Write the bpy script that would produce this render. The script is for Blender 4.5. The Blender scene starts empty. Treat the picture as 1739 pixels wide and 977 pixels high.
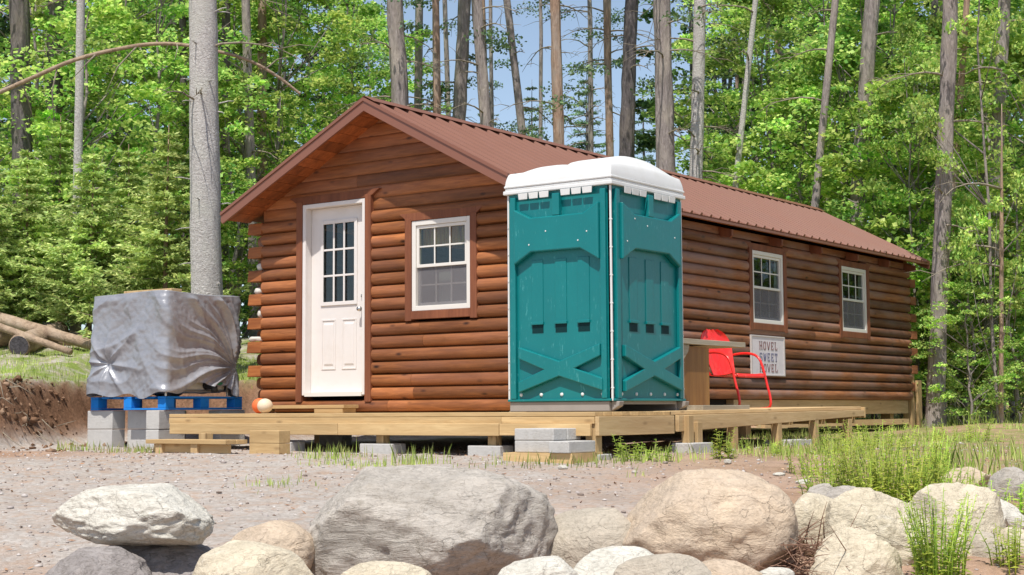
import bpy, bmesh, math, random
import numpy as np
from mathutils import Vector, Matrix, noise
sc = bpy.context.scene
COL = sc.collection
# ------------------------------------------------------------------ camera (metres; x along the gable wall, y along the cabin)
CAM = Vector((12.034, -11.814, -0.117)); YAW = math.radians(36.108); PITCH = math.radians(4.684); ROLL = math.radians(0.348); FPX = 2544.5
R0 = Vector((math.cos(YAW), math.sin(YAW), 0))
FW = Vector((-math.sin(YAW)*math.cos(PITCH), math.cos(YAW)*math.cos(PITCH), math.sin(PITCH)))
U0 = R0.cross(FW)
R1 = R0*math.cos(ROLL) - U0*math.sin(ROLL); U1 = R0*math.sin(ROLL) + U0*math.cos(ROLL)
FH = Vector((-math.sin(YAW), math.cos(YAW), 0))
cd = bpy.data.cameras.new('camera'); cam = bpy.data.objects.new('camera', cd); COL.objects.link(cam)
M = Matrix((R1, U1, -FW)).transposed().to_4x4(); M.translation = CAM; cam.matrix_world = M
cd.sensor_width = 36; cd.lens = FPX/1739*36; cd.clip_start = .1; cd.clip_end = 2000
sc.camera = cam
def ray(u, v): return R1*((u-869.5)/FPX) - U1*((v-488.5)/FPX) + FW
def at(u, v, depth): return CAM + ray(u, v)*depth                    # a surveyed point of the place at a distance
def at_axis(u, v, ax, val):
    d = ray(u, v); return CAM + d*((val-CAM[ax])/d[ax])
def st(x, y):
    dx, dy = x-CAM.x, y-CAM.y
    return dx*FH.x+dy*FH.y, dx*R0.x+dy*R0.y
def xy(s, t): return CAM.x+FH.x*s+R0.x*t, CAM.y+FH.y*s+R0.y*t
# ------------------------------------------------------------------ light
sv = Vector((.42, -1.0, 2.0)).normalized()
elev = math.asin(sv.z); azim = math.atan2(sv.x, sv.y)
w = bpy.data.worlds.new("World"); sc.world = w; w.use_nodes = True
nt = w.node_tree; bg = nt.nodes['Background']
sky = nt.nodes.new('ShaderNodeTexSky'); sky.sky_type = 'NISHITA'; sky.sun_disc = False
sky.sun_elevation = elev; sky.sun_rotation = azim; sky.air_density = 1.0; sky.dust_density = 1.0; sky.ozone_density = 1.5
# summer haze brightening the air towards the horizon
wtc = nt.nodes.new('ShaderNodeTexCoord'); wsx = nt.nodes.new('ShaderNodeSeparateXYZ'); nt.links.new(wtc.outputs['Generated'], wsx.inputs[0])
wab = nt.nodes.new('ShaderNodeMath'); wab.operation = 'ABSOLUTE'; nt.links.new(wsx.outputs[2], wab.inputs[0])
win = nt.nodes.new('ShaderNodeMath'); win.operation = 'SUBTRACT'; win.inputs[0].default_value = 1; nt.links.new(wab.outputs[0], win.inputs[1])
wpw = nt.nodes.new('ShaderNodeMath'); wpw.operation = 'POWER'; wpw.inputs[1].default_value = 2.2; nt.links.new(win.outputs[0], wpw.inputs[0])
wsc = nt.nodes.new('ShaderNodeVectorMath'); wsc.operation = 'SCALE'; wsc.inputs[0].default_value = (3.0, 3.7, 4.6); nt.links.new(wpw.outputs[0], wsc.inputs['Scale'])
wad = nt.nodes.new('ShaderNodeVectorMath'); wad.operation = 'ADD'; nt.links.new(sky.outputs[0], wad.inputs[0]); nt.links.new(wsc.outputs[0], wad.inputs[1])
nt.links.new(wad.outputs[0], bg.inputs[0]); bg.inputs[1].default_value = .105
sd = bpy.data.lights.new('sun', 'SUN'); sd.energy = 5.4; sd.angle = math.radians(.5); sd.color = (1, .955, .88)
so = bpy.data.objects.new('sun', sd); COL.objects.link(so); so.rotation_euler = sv.to_track_quat('Z', 'Y').to_euler(); so.location = (0, -20, 30)
sc.view_settings.view_transform = 'Standard'; sc.view_settings.look = 'None'; sc.view_settings.exposure = 0; sc.view_settings.gamma = 1
# ------------------------------------------------------------------ material helpers
def srgb(r, g, b):
    f = lambda c: (c/255/12.92) if c/255 <= .04045 else ((c/255+.055)/1.055)**2.4
    return (f(r), f(g), f(b), 1)
class NM:
    def __init__(s, name, rough=.8, spec=.3, metal=0):
        s.m = bpy.data.materials.new(name); s.m.use_nodes = True; s.nt = s.m.node_tree
        s.b = s.nt.nodes['Principled BSDF']; s.b.inputs['Roughness'].default_value = rough
        s.b.inputs['Specular IOR Level'].default_value = spec; s.b.inputs['Metallic'].default_value = metal
        s.tc = s.nt.nodes.new('ShaderNodeTexCoord'); s.geo = s.nt.nodes.new('ShaderNodeNewGeometry')
    def n(s, t, **k):
        o = s.nt.nodes.new('ShaderNode'+t)
        for a, b in k.items(): setattr(o, a, b)
        return o
    def l(s, a, b): s.nt.links.new(a, b)
    def coord(s, scale=(1, 1, 1), rot=(0, 0, 0), src='Object'):
        mp = s.n('Mapping'); mp.inputs['Scale'].default_value = scale; mp.inputs['Rotation'].default_value = rot
        s.l(s.tc.outputs[src], mp.inputs['Vector']); return mp.outputs[0]
    def noise(s, vec, scale, detail=4, rough=.55, dist=0):
        o = s.n('TexNoise'); o.inputs['Scale'].default_value = scale; o.inputs['Detail'].default_value = detail
        o.inputs['Roughness'].default_value = rough; o.inputs['Distortion'].default_value = dist
        s.l(vec, o.inputs['Vector']); return o.outputs['Fac']
    def ramp(s, fac, stops):
        o = s.n('ValToRGB'); e = o.color_ramp.elements
        while len(e) < len(stops): e.new(.5)
        for i, (p, c) in enumerate(stops): e[i].position = p; e[i].color = c if len(c) == 4 else (*c, 1)
        s.l(fac, o.inputs[0]); return o.outputs[0]
    def mix(s, fac, a, b, mode='MIX'):
        o = s.n('Mix', data_type='RGBA', blend_type=mode)
        for x, i in ((fac, 0), (a, 6), (b, 7)):
            if hasattr(x, 'is_linked'): s.l(x, o.inputs[i])
            else: o.inputs[i].default_value = x
        return o.outputs[2]
    def math(s, op, a, b=0.0):
        o = s.n('Math', operation=op)
        for x, i in ((a, 0), (b, 1)):
            if hasattr(x, 'is_linked'): s.l(x, o.inputs[i])
            else: o.inputs[i].default_value = x
        return o.outputs[0]
    def hsv(s, col, val=None, hue=None, sat=None):
        o = s.n('HueSaturation'); s.l(col, o.inputs['Color'])
        for x, k in ((val, 'Value'), (hue, 'Hue'), (sat, 'Saturation')):
            if x is None: continue
            if hasattr(x, 'is_linked'): s.l(x, o.inputs[k])
            else: o.inputs[k].default_value = x
        return o.outputs[0]
    def rng(s, fac, a, b):
        o = s.n('MapRange'); s.l(fac, o.inputs[0]); o.inputs[3].default_value = a; o.inputs[4].default_value = b; return o.outputs[0]
    def island(s): return s.geo.outputs['Random Per Island']
    def bump(s, h, strength=.3, dist=.02, prev=None):
        o = s.n('Bump'); o.inputs['Strength'].default_value = strength; o.inputs['Distance'].default_value = dist
        s.l(h, o.inputs['Height'])
        if prev is not None: s.l(prev, o.inputs['Normal'])
        s.l(o.outputs[0], s.b.inputs['Normal']); return o.outputs[0]
    def color(s, c):
        if hasattr(c, 'is_linked'): s.l(c, s.b.inputs['Base Color'])
        else: s.b.inputs['Base Color'].default_value = c
G = {}
def wood_mat(name, ca, cb, cdark, axis='X', rough=.7, knots=.5, isl=.35, weather=None, spec=.3):
    m = NM(name, rough, spec)
    st_ = {'X': (1.2, 14, 14), 'Y': (14, 1.2, 14), 'Z': (14, 14, 1.2)}[axis]
    kn = {'X': (3.0, 8, 8), 'Y': (8, 3.0, 8), 'Z': (8, 8, 3.0)}[axis]
    isl_off = m.n('VectorMath', operation='SCALE'); cx = m.n('CombineXYZ')
    for i in range(3): m.l(m.island(), cx.inputs[i])
    m.l(cx.outputs[0], isl_off.inputs[0]); isl_off.inputs['Scale'].default_value = 37.0
    ad = m.n('VectorMath', operation='ADD'); m.l(m.tc.outputs['Object'], ad.inputs[0]); m.l(isl_off.outputs[0], ad.inputs[1])
    def mp(scl):
        o = m.n('Mapping'); o.inputs['Scale'].default_value = scl; m.l(ad.outputs[0], o.inputs['Vector']); return o.outputs[0]
    grain = m.noise(mp(st_), 3.0, 5, .65, .6)
    big = m.noise(mp(tuple(q*.18 for q in st_)), 3.0, 3, .6)
    c = m.ramp(grain, [(.3, cb), (.68, ca)])
    c = m.mix(m.ramp(big, [(.42, (0, 0, 0)), (.72, (.75, .75, .75))]), c, cdark)
    vo = m.n('TexVoronoi'); vo.inputs['Scale'].default_value = 1.0; m.l(mp(kn), vo.inputs['Vector'])
    c = m.mix(m.math('MULTIPLY', m.ramp(vo.outputs['Distance'], [(.05, (1, 1, 1)), (.17, (0, 0, 0))]), knots), c, (cdark[0]*.35, cdark[1]*.3, cdark[2]*.3, 1))
    if weather:
        wn = m.noise(m.coord((.8, .8, 2.5)), 1.6, 4, .6)
        c = m.mix(m.math('MULTIPLY', m.ramp(wn, [(.42, (0, 0, 0)), (.62, (1, 1, 1))]), weather[1]), c, weather[0])
    c = m.hsv(c, val=m.rng(m.island(), 1-isl, 1+isl*.7))
    m.color(c); m.bump(grain, .25, .01)
    return m.m
def plain_mat(name, c, rough=.5, spec=.4, metal=0, var=.12, scale=6, bump=0, bscale=60, dirt=None):
    m = NM(name, rough, spec, metal)
    n1 = m.noise(m.coord(), scale, 5, .6)
    col = m.mix(n1, tuple(q*(1-var) for q in c[:3])+(1,), tuple(min(1, q*(1+var)) for q in c[:3])+(1,))
    if dirt:
        n2 = m.noise(m.coord(), dirt[2], 6, .7)
        col = m.mix(m.ramp(n2, [(.5, (0, 0, 0)), (.75, (dirt[1],)*3)]), col, dirt[0])
    m.color(col)
    m.l(m.rng(n1, max(.02, rough-.1), rough+.12), m.b.inputs['Roughness'])
    if bump: m.bump(m.noise(m.coord(), bscale, 4, .6), bump, .01)
    return m.m
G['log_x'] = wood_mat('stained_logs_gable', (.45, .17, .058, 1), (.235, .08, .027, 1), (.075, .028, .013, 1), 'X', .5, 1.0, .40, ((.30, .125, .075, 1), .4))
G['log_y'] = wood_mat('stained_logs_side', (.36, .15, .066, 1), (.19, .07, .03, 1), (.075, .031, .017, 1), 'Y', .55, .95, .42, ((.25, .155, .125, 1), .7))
G['log_end'] = wood_mat('sawn_log_ends', (.50, .185, .058, 1), (.34, .105, .032, 1), (.17, .05, .02, 1), 'X', .65, .4, .3)
G['log_end_side'] = wood_mat('sawn_log_ends_side', (.5, .2, .1, 1), (.34, .12, .05, 1), (.17, .06, .03, 1), 'Y', .65, .4, .3)
G['trim'] = wood_mat('brown_trim', (.26, .095, .045, 1), (.19, .062, .03, 1), (.12, .04, .02, 1), 'Z', .6, .2, .12)
G['soffit'] = wood_mat('soffit_boards', (.46, .14, .045, 1), (.27, .075, .022, 1), (.13, .04, .015, 1), 'X', .6, .5, .3)
G['lumber_x'] = wood_mat('treated_lumber', (.66, .47, .24, 1), (.53, .35, .165, 1), (.40, .26, .12, 1), 'X', .8, .5, .18)
G['lumber_y'] = wood_mat('treated_lumber_side', (.68, .49, .27, 1), (.55, .37, .18, 1), (.42, .27, .13, 1), 'Y', .8, .5, .18)
G['lumber_z'] = wood_mat('treated_posts', (.62, .44, .23, 1), (.48, .32, .15, 1), (.36, .23, .11, 1), 'Z', .8, .5, .15)
G['lumber_grey'] = wood_mat('weathered_planks', (.5, .45, .36, 1), (.38, .33, .25, 1), (.27, .22, .16, 1), 'Y', .85, .3, .2)
G['plywood'] = wood_mat('amber_board', (.36, .19, .06, 1), (.27, .13, .035, 1), (.17, .07, .02, 1), 'Z', .5, .35, .1)
G['roof'] = plain_mat('brown_metal_roofing', (.215, .095, .064, 1), .5, .3, .0, .12, 1.5, dirt=((.20, .10, .08, 1), .4, 3))
G['fascia'] = plain_mat('brown_metal_trim', (.24, .1, .065, 1), .42, .5, .1, .08, 2)
G['white'] = plain_mat('white_paint', (.72, .68, .655, 1), .42, .4, 0, .04, 3, dirt=((.62, .56, .5, 1), .4, 5))
G['vinyl'] = plain_mat('white_vinyl', (.72, .69, .645, 1), .35, .45, 0, .04, 4)
G['metal'] = plain_mat('nickel_hardware', (.6, .58, .55, 1), .3, .5, .9, .05)
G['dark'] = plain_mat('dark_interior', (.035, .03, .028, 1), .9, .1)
G['curtain'] = wood_mat('striped_curtain', (.85, .62, .22, 1), (.6, .2, .08, 1), (.12, .05, .02, 1), 'Z', .9, 0, .1)
G['lace'] = plain_mat('pale_curtain', (.6, .58, .55, 1), .9, .1)
def glass_mat(name, refl, tint):
    m = NM(name); nt = m.nt
    tr = m.n('BsdfTransparent'); tr.inputs[0].default_value = tint
    gl = m.n('BsdfGlossy'); gl.inputs['Roughness'].default_value = .03; gl.inputs[0].default_value = (.9, .95, 1, 1)
    wav = m.noise(m.coord(), 2.5, 2, .5); bp = m.n('Bump'); bp.inputs['Strength'].default_value = .05; bp.inputs['Distance'].default_value = .05
    m.l(wav, bp.inputs['Height']); m.l(bp.outputs[0], gl.inputs['Normal'])
    mx = m.n('MixShader'); mx.inputs[0].default_value = refl
    m.l(tr.outputs[0], mx.inputs[1]); m.l(gl.outputs[0], mx.inputs[2])
    m.l(mx.outputs[0], nt.nodes['Material Output'].inputs['Surface']); return m.m
G['glass'] = glass_mat('window_glass', .055, (.75, .8, .78, 1))
def screen_mat():
    m = NM('insect_screen'); tr = m.n('BsdfTransparent'); df = m.n('BsdfDiffuse')
    nn = m.noise(m.coord(), 3, 2); m.l(m.mix(nn, (.20, .19, .2, 1), (.27, .26, .28, 1)), df.inputs[0])
    mx = m.n('MixShader'); mx.inputs[0].default_value = .46
    m.l(tr.outputs[0], mx.inputs[1]); m.l(df.outputs[0], mx.inputs[2]); m.l(mx.outputs[0], m.nt.nodes['Material Output'].inputs['Surface']); return m.m
G['screen'] = screen_mat()
def teal_mat():
    m = NM('teal_plastic', .32, .5)
    n1 = m.noise(m.coord((1, 1, .6)), 2.2, 4, .6)
    c = m.mix(n1, (.001, .14, .15, 1), (.002, .205, .21, 1))
    sc1 = m.noise(m.coord((1, 1, .25)), 38, 3, .7)
    msk = m.noise(m.coord(), 3.1, 3, .6)
    f = m.math('MULTIPLY', m.ramp(sc1, [(.6, (0, 0, 0)), (.75, (1, 1, 1))]), m.ramp(msk, [(.40, (0, 0, 0)), (.66, (.8, .8, .8))]))
    c = m.mix(f, c, (.12, .42, .42, 1))
    m.color(c); m.l(m.rng(n1, .25, .5), m.b.inputs['Roughness']); m.bump(m.noise(m.coord(), 9, 3, .5), .12, .02); return m.m
G['teal'] = teal_mat()
G['teal_shade'] = plain_mat('teal_slot_shade', (.002, .03, .033, 1), .6, .2)  # near-black teal stands for the shade inside the slot pockets
G['wplastic'] = plain_mat('white_plastic_roof', (.70, .70, .69, 1), .38, .4, 0, .05, 5, .05, 25, dirt=((.6, .58, .53, 1), .35, 7))
G['skid'] = plain_mat('grey_skid', (.30, .27, .25, 1), .75, .3, 0, .2, 5)
G['concrete'] = plain_mat('grey_concrete', (.50, .485, .465, 1), .92, .15, 0, .14, 7, .5, 60, dirt=((.27, .25, .22, 1), .6, 4))
G['red'] = plain_mat('red_enamel', (.72, .03, .025, 1), .28, .5, 0, .08, 6, dirt=((.75, .16, .12, 1), .4, 8))
G['signboard'] = plain_mat('sign_white', (.66, .62, .64, 1), .7, .2, 0, .06, 8, dirt=((.5, .45, .45, 1), .4, 10))
G['ink1'] = plain_mat('sign_letter_brown', (.27, .17, .17, 1), .8, .1)
G['ink2'] = plain_mat('sign_letter_slate', (.19, .19, .28, 1), .8, .1)
G['signframe'] = plain_mat('sign_frame_grey', (.52, .48, .46, 1), .7, .2)
G['blue'] = plain_mat('blue_pallet_paint', (.012, .20, .62, 1), .7, .25, 0, .25, 6, dirt=((.05, .2, .45, 1), .6, 9))
G['orange'] = plain_mat('orange_plastic', (.75, .16, .05, 1), .5, .3)
G['cream'] = plain_mat('cream_plastic', (.72, .58, .42, 1), .55, .3)
G['shell'] = plain_mat('pale_stone', (.62, .58, .52, 1), .8, .2, 0, .2, 12, .3, 40)
G['black'] = plain_mat('black_rubber', (.02, .02, .022, 1), .6, .3)
G['greenplastic'] = plain_mat('green_plastic', (.03, .2, .12, 1), .5, .3)
G['tank'] = plain_mat('tank_plastic', (.6, .6, .58, 1), .45, .3)
def tarp_mat():
    m = NM('silver_tarp', .35, .55, .25)
    n1 = m.noise(m.coord(), 3, 5, .6); n2 = m.noise(m.coord((1, 1, 1.6)), 11, 5, .65, 1.2); n3 = m.noise(m.coord(), 55, 3, .6)
    c = m.mix(n1, (.235, .24, .27, 1), (.345, .35, .38, 1)); c = m.mix(m.ramp(n2, [(.35, (0, 0, 0)), (.7, (.2,)*3)]), c, (.62, .62, .62, 1))
    m.color(c); b1 = m.bump(n2, .18, .012); m.bump(n3, .15, .005, b1)
    m.l(m.rng(n2, .24, .45), m.b.inputs['Roughness']); return m.m
G['tarp'] = tarp_mat()
def rock_mat(name, ca, cb, cs, rough=.9, vein=(.75, .72, .66, 1), vs=.35, stretch=(1, 1, 1.8)):
    m = NM(name, rough, .2)
    n1 = m.noise(m.coord(stretch), 2.6, 6, .62, .8); n2 = m.noise(m.coord(), 14, 6, .7); n3 = m.noise(m.coord(stretch, (.3, .5, .2)), 4.5, 8, .72, 2.2)
    c = m.ramp(n1, [(.32, cb), (.62, ca)])
    c = m.mix(m.ramp(n3, [(.56, (0, 0, 0)), (.7, (vs,)*3)]), c, vein)
    c = m.mix(m.ramp(n2, [(.54, (0, 0, 0)), (.75, (.65,)*3)]), c, cs)
    n5 = m.noise(m.coord(), 60, 4, .7); c = m.hsv(c, val=m.rng(n5, .72, 1.28))
    n6 = m.noise(m.coord((1, 1, 3.5), (.2, .35, 0)), 6, 4, .6, 1.5)
    c = m.mix(m.ramp(n6, [(.47, (0, 0, 0)), (.5, (.4,)*3), (.53, (0, 0, 0))]), c, (cs[0]*.6, cs[1]*.6, cs[2]*.6, 1))
    dv = m.n('VectorMath', operation='ADD'); ds = m.n('TexNoise'); ds.inputs['Scale'].default_value = 3; ds.inputs['Detail'].default_value = 5; m.l(m.coord(), ds.inputs['Vector'])
    m.l(m.coord((1, 1, 1.5)), dv.inputs[0]); m.l(ds.outputs['Color'], dv.inputs[1])
    ve = m.n('TexVoronoi', feature='DISTANCE_TO_EDGE'); ve.inputs['Scale'].default_value = 2.6; m.l(dv.outputs[0], ve.inputs['Vector'])
    crk = m.math('MULTIPLY', m.ramp(ve.outputs['Distance'], [(.0, (1, 1, 1)), (.016, (0, 0, 0))]), m.ramp(m.noise(m.coord(), 1.7, 2), [(.45, (0, 0, 0)), (.62, (.22,)*3)]))
    c = m.mix(crk, c, (cs[0]*.35, cs[1]*.33, cs[2]*.3, 1))
    n8 = m.noise(m.coord(), 9, 7, .8); c = m.mix(m.ramp(n8, [(.60, (0, 0, 0)), (.66, (.5,)*3)]), c, (cs[0]*.75, cs[1]*.78, cs[2]*.7, 1))
    m.color(c); b = m.bump(m.math('MULTIPLY', crk, -1.0), .6, .04); b = m.bump(n3, .55, .05, b); b = m.bump(n6, .3, .03, b); m.bump(n5, .4, .012, b); return m.m
G['rock_white'] = rock_mat('white_rock', (.68, .65, .58, 1), (.55, .52, .45, 1), (.36, .33, .28, 1))
G['rock_grey'] = rock_mat('grey_rock', (.50, .455, .405, 1), (.37, .335, .295, 1), (.24, .205, .155, 1), vein=(.56, .53, .48, 1), vs=.6, stretch=(.7, 1, 2.6))
G['rock_tan'] = rock_mat('tan_rock', (.62, .49, .36, 1), (.50, .405, .315, 1), (.38, .29, .21, 1), vein=(.62, .54, .45, 1))
G['rock_cream'] = rock_mat('cream_rock', (.68, .60, .46, 1), (.56, .49, .37, 1), (.40, .33, .23, 1))
G['rock_dark'] = rock_mat('dark_rock', (.38, .345, .33, 1), (.24, .215, .205, 1), (.14, .125, .10, 1), vein=(.25, .23, .22, 1))
G['rock_smooth'] = rock_mat('smooth_rock', (.52, .455, .37, 1), (.44, .39, .32, 1), (.36, .31, .25, 1), vein=(.46, .42, .36, 1), vs=.2)
def bark_mat(name, ca, cb, moss=None, vs=(9, 9, 1.6)):
    m = NM(name, .95, .1)
    n1 = m.noise(m.coord(vs), 3, 6, .7, .8); n2 = m.noise(m.coord((1.5, 1.5, .7)), 2, 3, .6)
    c = m.ramp(n1, [(.33, cb), (.62, ca)])
    if moss: c = m.mix(m.ramp(n2, [(.5, (0, 0, 0)), (.72, (.8,)*3)]), c, moss)
    m.color(c); m.bump(n1, .8, .04); return m.m
G['bark_pale'] = bark_mat('pale_bark', (.66, .63, .60, 1), (.36, .33, .315, 1), (.56, .55, .49, 1), (9, 9, 13))
G['bark_grey'] = bark_mat('grey_bark', (.40, .345, .325, 1), (.19, .16, .15, 1), (.46, .40, .34, 1))
G['bark_dark'] = bark_mat('dark_bark', (.20, .175, .175, 1), (.085, .075, .078, 1), (.25, .21, .18, 1))
G['bark_red'] = bark_mat('reddish_bark', (.48, .33, .24, 1), (.26, .17, .13, 1), (.47, .40, .35, 1))
G['twig'] = bark_mat('dead_twigs', (.36, .31, .24, 1), (.2, .17, .13, 1), None, (4, 4, 4))
G['brush'] = bark_mat('dead_brush', (.34, .21, .15, 1), (.18, .10, .07, 1), None, (4, 4, 4))
G['log_bark'] = bark_mat('fallen_log_bark', (.42, .31, .22, 1), (.24, .17, .12, 1), (.45, .36, .28, 1), (3, 3, 3))
G['log_cut'] = bark_mat('cut_log_face', (.12, .11, .12, 1), (.06, .055, .06, 1), None, (6, 6, 6))
def leaf_mat(name, ca, cb, cc, trans=.4, big=.9):
    m = NM(name, .5, .3); nt = m.nt
    c = m.ramp(m.island(), [(0, cb), (.5, ca), (1, cc)])
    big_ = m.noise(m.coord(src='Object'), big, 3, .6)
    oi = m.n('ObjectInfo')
    c = m.hsv(c, val=m.rng(m.ramp(big_, [(.3, (0, 0, 0)), (.7, (1, 1, 1))]), .45, 1.65), hue=m.rng(oi.outputs['Random'], .485, .515))  # clump noise paints sunlit clumps and dark gaps into the leaf colour
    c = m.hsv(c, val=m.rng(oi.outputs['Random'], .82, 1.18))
    m.color(c)
    tl = m.n('BsdfTranslucent'); m.l(m.hsv(c, val=1.25, hue=.485), tl.inputs[0])
    mx = m.n('MixShader'); mx.inputs[0].default_value = trans
    m.l(m.b.outputs[0], mx.inputs[1]); m.l(tl.outputs[0], mx.inputs[2]); m.l(mx.outputs[0], nt.nodes['Material Output'].inputs['Surface']); return m.m
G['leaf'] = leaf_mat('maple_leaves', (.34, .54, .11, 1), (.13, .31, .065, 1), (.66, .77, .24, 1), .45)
G['leaf_dark'] = leaf_mat('shade_painted_leaves', (.085, .19, .055, 1), (.04, .10, .032, 1), (.20, .33, .09, 1))  # darkened leaf colour, paints the shade of the deep forest gaps
G['needle'] = leaf_mat('spruce_needles', (.42, .58, .17, 1), (.22, .36, .10, 1), (.68, .76, .28, 1), .25, 1.4)
G['needle_blue'] = leaf_mat('pine_needles', (.13, .22, .10, 1), (.07, .13, .075, 1), (.22, .31, .13, 1), .25, 1.2)
G['grass'] = leaf_mat('grass_blades', (.40, .50, .12, 1), (.28, .40, .08, 1), (.58, .60, .26, 1), .35, .6)
G['fern'] = leaf_mat('weed_leaves', (.40, .54, .09, 1), (.26, .42, .06, 1), (.55, .64, .15, 1), .4, 1.5)
# ------------------------------------------------------------------ mesh builder
class MB:
    def __init__(s): s.v = []; s.f = []; s.mi = []
    def add(s, vs, fs, m=0):
        o = len(s.v); s.v += [tuple(q) for q in vs]; s.f += [tuple(i+o for i in f) for f in fs]; s.mi += [m]*len(fs); return s
    def box(s, x0, x1, y0, y1, z0, z1, m=0):
        return s.add([(x0,y0,z0),(x1,y0,z0),(x1,y1,z0),(x0,y1,z0),(x0,y0,z1),(x1,y0,z1),(x1,y1,z1),(x0,y1,z1)],
                     [(0,3,2,1),(4,5,6,7),(0,1,5,4),(1,2,6,5),(2,3,7,6),(3,0,4,7)], m)
    def obox(s, c, size, rot, m=0):
        c = Vector(c); h = [q/2 for q in size]; vs = []
        for z in (-1, 1):
            for x, y in ((-1,-1),(1,-1),(1,1),(-1,1)): vs.append(c + rot @ Vector((x*h[0], y*h[1], z*h[2])))
        return s.add(vs, [(0,3,2,1),(4,5,6,7),(0,1,5,4),(1,2,6,5),(2,3,7,6),(3,0,4,7)], m)
    def prism(s, poly, ext, m=0, inset=0):
        poly = [Vector(p) for p in poly]; ext = Vector(ext); n = len(poly)
        ctr = sum(poly, Vector())/n
        top = [ctr+(p-ctr)*(1-inset)+ext for p in poly]
        nrm = Vector()
        for i in range(n): nrm += (poly[i]-ctr).cross(poly[(i+1) % n]-ctr)
        fl = nrm.dot(ext) < 0
        fs = [tuple(range(n-1, -1, -1)), tuple(range(n, 2*n))] + [(i, (i+1) % n, n+(i+1) % n, n+i) for i in range(n)]
        if fl: fs = [f[::-1] for f in fs]
        return s.add(poly+top, fs, m)
    def tube(s, pts, rad, n=8, m=0, cap=True, wob=0, rng=None):
        pts = [Vector(p) for p in pts]
        if not hasattr(rad, '__len__'): rad = [rad]*len(pts)
        vs = []; ref = None
        for i, p in enumerate(pts):
            d = (pts[min(i+1, len(pts)-1)]-pts[max(i-1, 0)]).normalized()
            if ref is None: ref = Vector((0, 0, 1)) if abs(d.z) < .9 else Vector((1, 0, 0))
            a = d.cross(ref).normalized(); b = a.cross(d); ref = b
            for k in range(n):
                t = 2*math.pi*k/n; r = rad[i]
                if wob: r *= 1+rng.uniform(-wob, wob)
                vs.append(p + a*(math.cos(t)*r) + b*(math.sin(t)*r))
        fs = [(i*n+k, (i+1)*n+k, (i+1)*n+(k+1) % n, i*n+(k+1) % n) for i in range(len(pts)-1) for k in range(n)]
        if cap: fs += [tuple(range(n)), tuple(range(len(vs)-1, len(vs)-n-1, -1))]
        return s.add(vs, fs, m)
    def build(s, name, mats, parent=None, smooth=False, bevel=0, base=None):
        if not isinstance(mats, (list, tuple)): mats = [mats]
        me = bpy.data.meshes.new(name)
        off = Vector(base) if base is not None else (Vector(root_base(parent)) if parent else Vector())
        me.from_pydata([tuple(Vector(q)-off) for q in s.v], [], s.f)
        for q in mats: me.materials.append(q)
        if len(mats) > 1: me.polygons.foreach_set('material_index', s.mi)
        if smooth: me.polygons.foreach_set('use_smooth', [True]*len(s.f))
        me.update()
        o = bpy.data.objects.new(name, me); COL.objects.link(o)
        if parent: o.parent = parent
        elif base is not None: o.location = off
        if bevel:
            b = o.modifiers.new('bevel', 'BEVEL'); b.width = bevel; b.segments = 2; b.limit_method = 'ANGLE'; b.angle_limit = .6
        return o
def root_base(o):
    while o.parent: o = o.parent
    return o.location
def np_obj(name, V, F, mat, parent=None, loc=None, smooth=False):
    me = bpy.data.meshes.new(name); V = np.asarray(V, dtype=np.float32); F = np.asarray(F, dtype=np.int32)
    k = F.shape[1]
    me.vertices.add(len(V)); me.vertices.foreach_set('co', V.ravel())
    me.loops.add(F.size); me.loops.foreach_set('vertex_index', F.ravel())
    me.polygons.add(len(F)); me.polygons.foreach_set('loop_start', np.arange(0, F.size, k, dtype=np.int32))
    me.update(calc_edges=True); me.validate()
    if smooth: me.polygons.foreach_set('use_smooth', [True]*len(me.polygons))
    me.materials.append(mat)
    o = bpy.data.objects.new(name, me); COL.objects.link(o)
    if parent: o.parent = parent
    elif loc is not None: o.location = loc
    return o
def tag(o, label, cat, group=None):
    o['label'] = label; o['category'] = cat
    if group: o['group'] = group
    return o
def kind(o, k): o['kind'] = k; return o
def thing(name, label, cat, loc, group=None):
    o = bpy.data.objects.new(name, None); COL.objects.link(o); o.location = loc; o.empty_display_size = .1
    return tag(o, label, cat, group)
# ------------------------------------------------------------------ ground
def lerp_tab(x, tab):
    if x <= tab[0][0]: return tab[0][1]
    for (a, b), (c, d) in zip(tab, tab[1:]):
        if x <= c: return b+(d-b)*(x-a)/(c-a)
    return tab[-1][1]
PROF = [(0,-1.7),(4,-1.62),(5.8,-1.5),(6.5,-1.3),(7.0,-1.08),(7.5,-.93),(8.5,-.79),(10.5,-.63),(13,-.52),(17,-.48),(30,-.45),(60,.5),(150,4)]
def sm(a, b, x):
    q = min(1, max(0, (x-a)/(b-a))); return q*q*(3-2*q)
def bank(x, y):
    s, t = st(x, y)
    s0 = 15.9 + 2.3*sm(-5.7, -4.8, t) + .16*math.sin(t*2.3)+.55*noise.noise(Vector((t*1.3, s*.5, 4)))+.2*noise.noise(Vector((t*4.5, s*2, 9)))
    msk = 1-sm(-1.7, -.6, x)
    return (.40*sm(s0-.7, s0+.5, s) + .34*sm(s0+.15, s0+.75, s) + .95*sm(s0+.8, s0+9, s))*msk, sm(s0-.5, s0+.1, s)*(1-sm(s0+.5, s0+.85, s))*msk, sm(s0+.45, s0+.8, s)*msk
def hgt(x, y):
    s, t = st(x, y)
    h = lerp_tab(s, PROF) + bank(x, y)[0]
    h += .18*math.exp(-((s-20.5)/1.1)**2-((t-6.6)/1.2)**2)*.8
    if s < 11: h += -.10*sm(1.5, 4.5, t)*sm(11, 8.5, s) if False else 0
    return h
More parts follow.
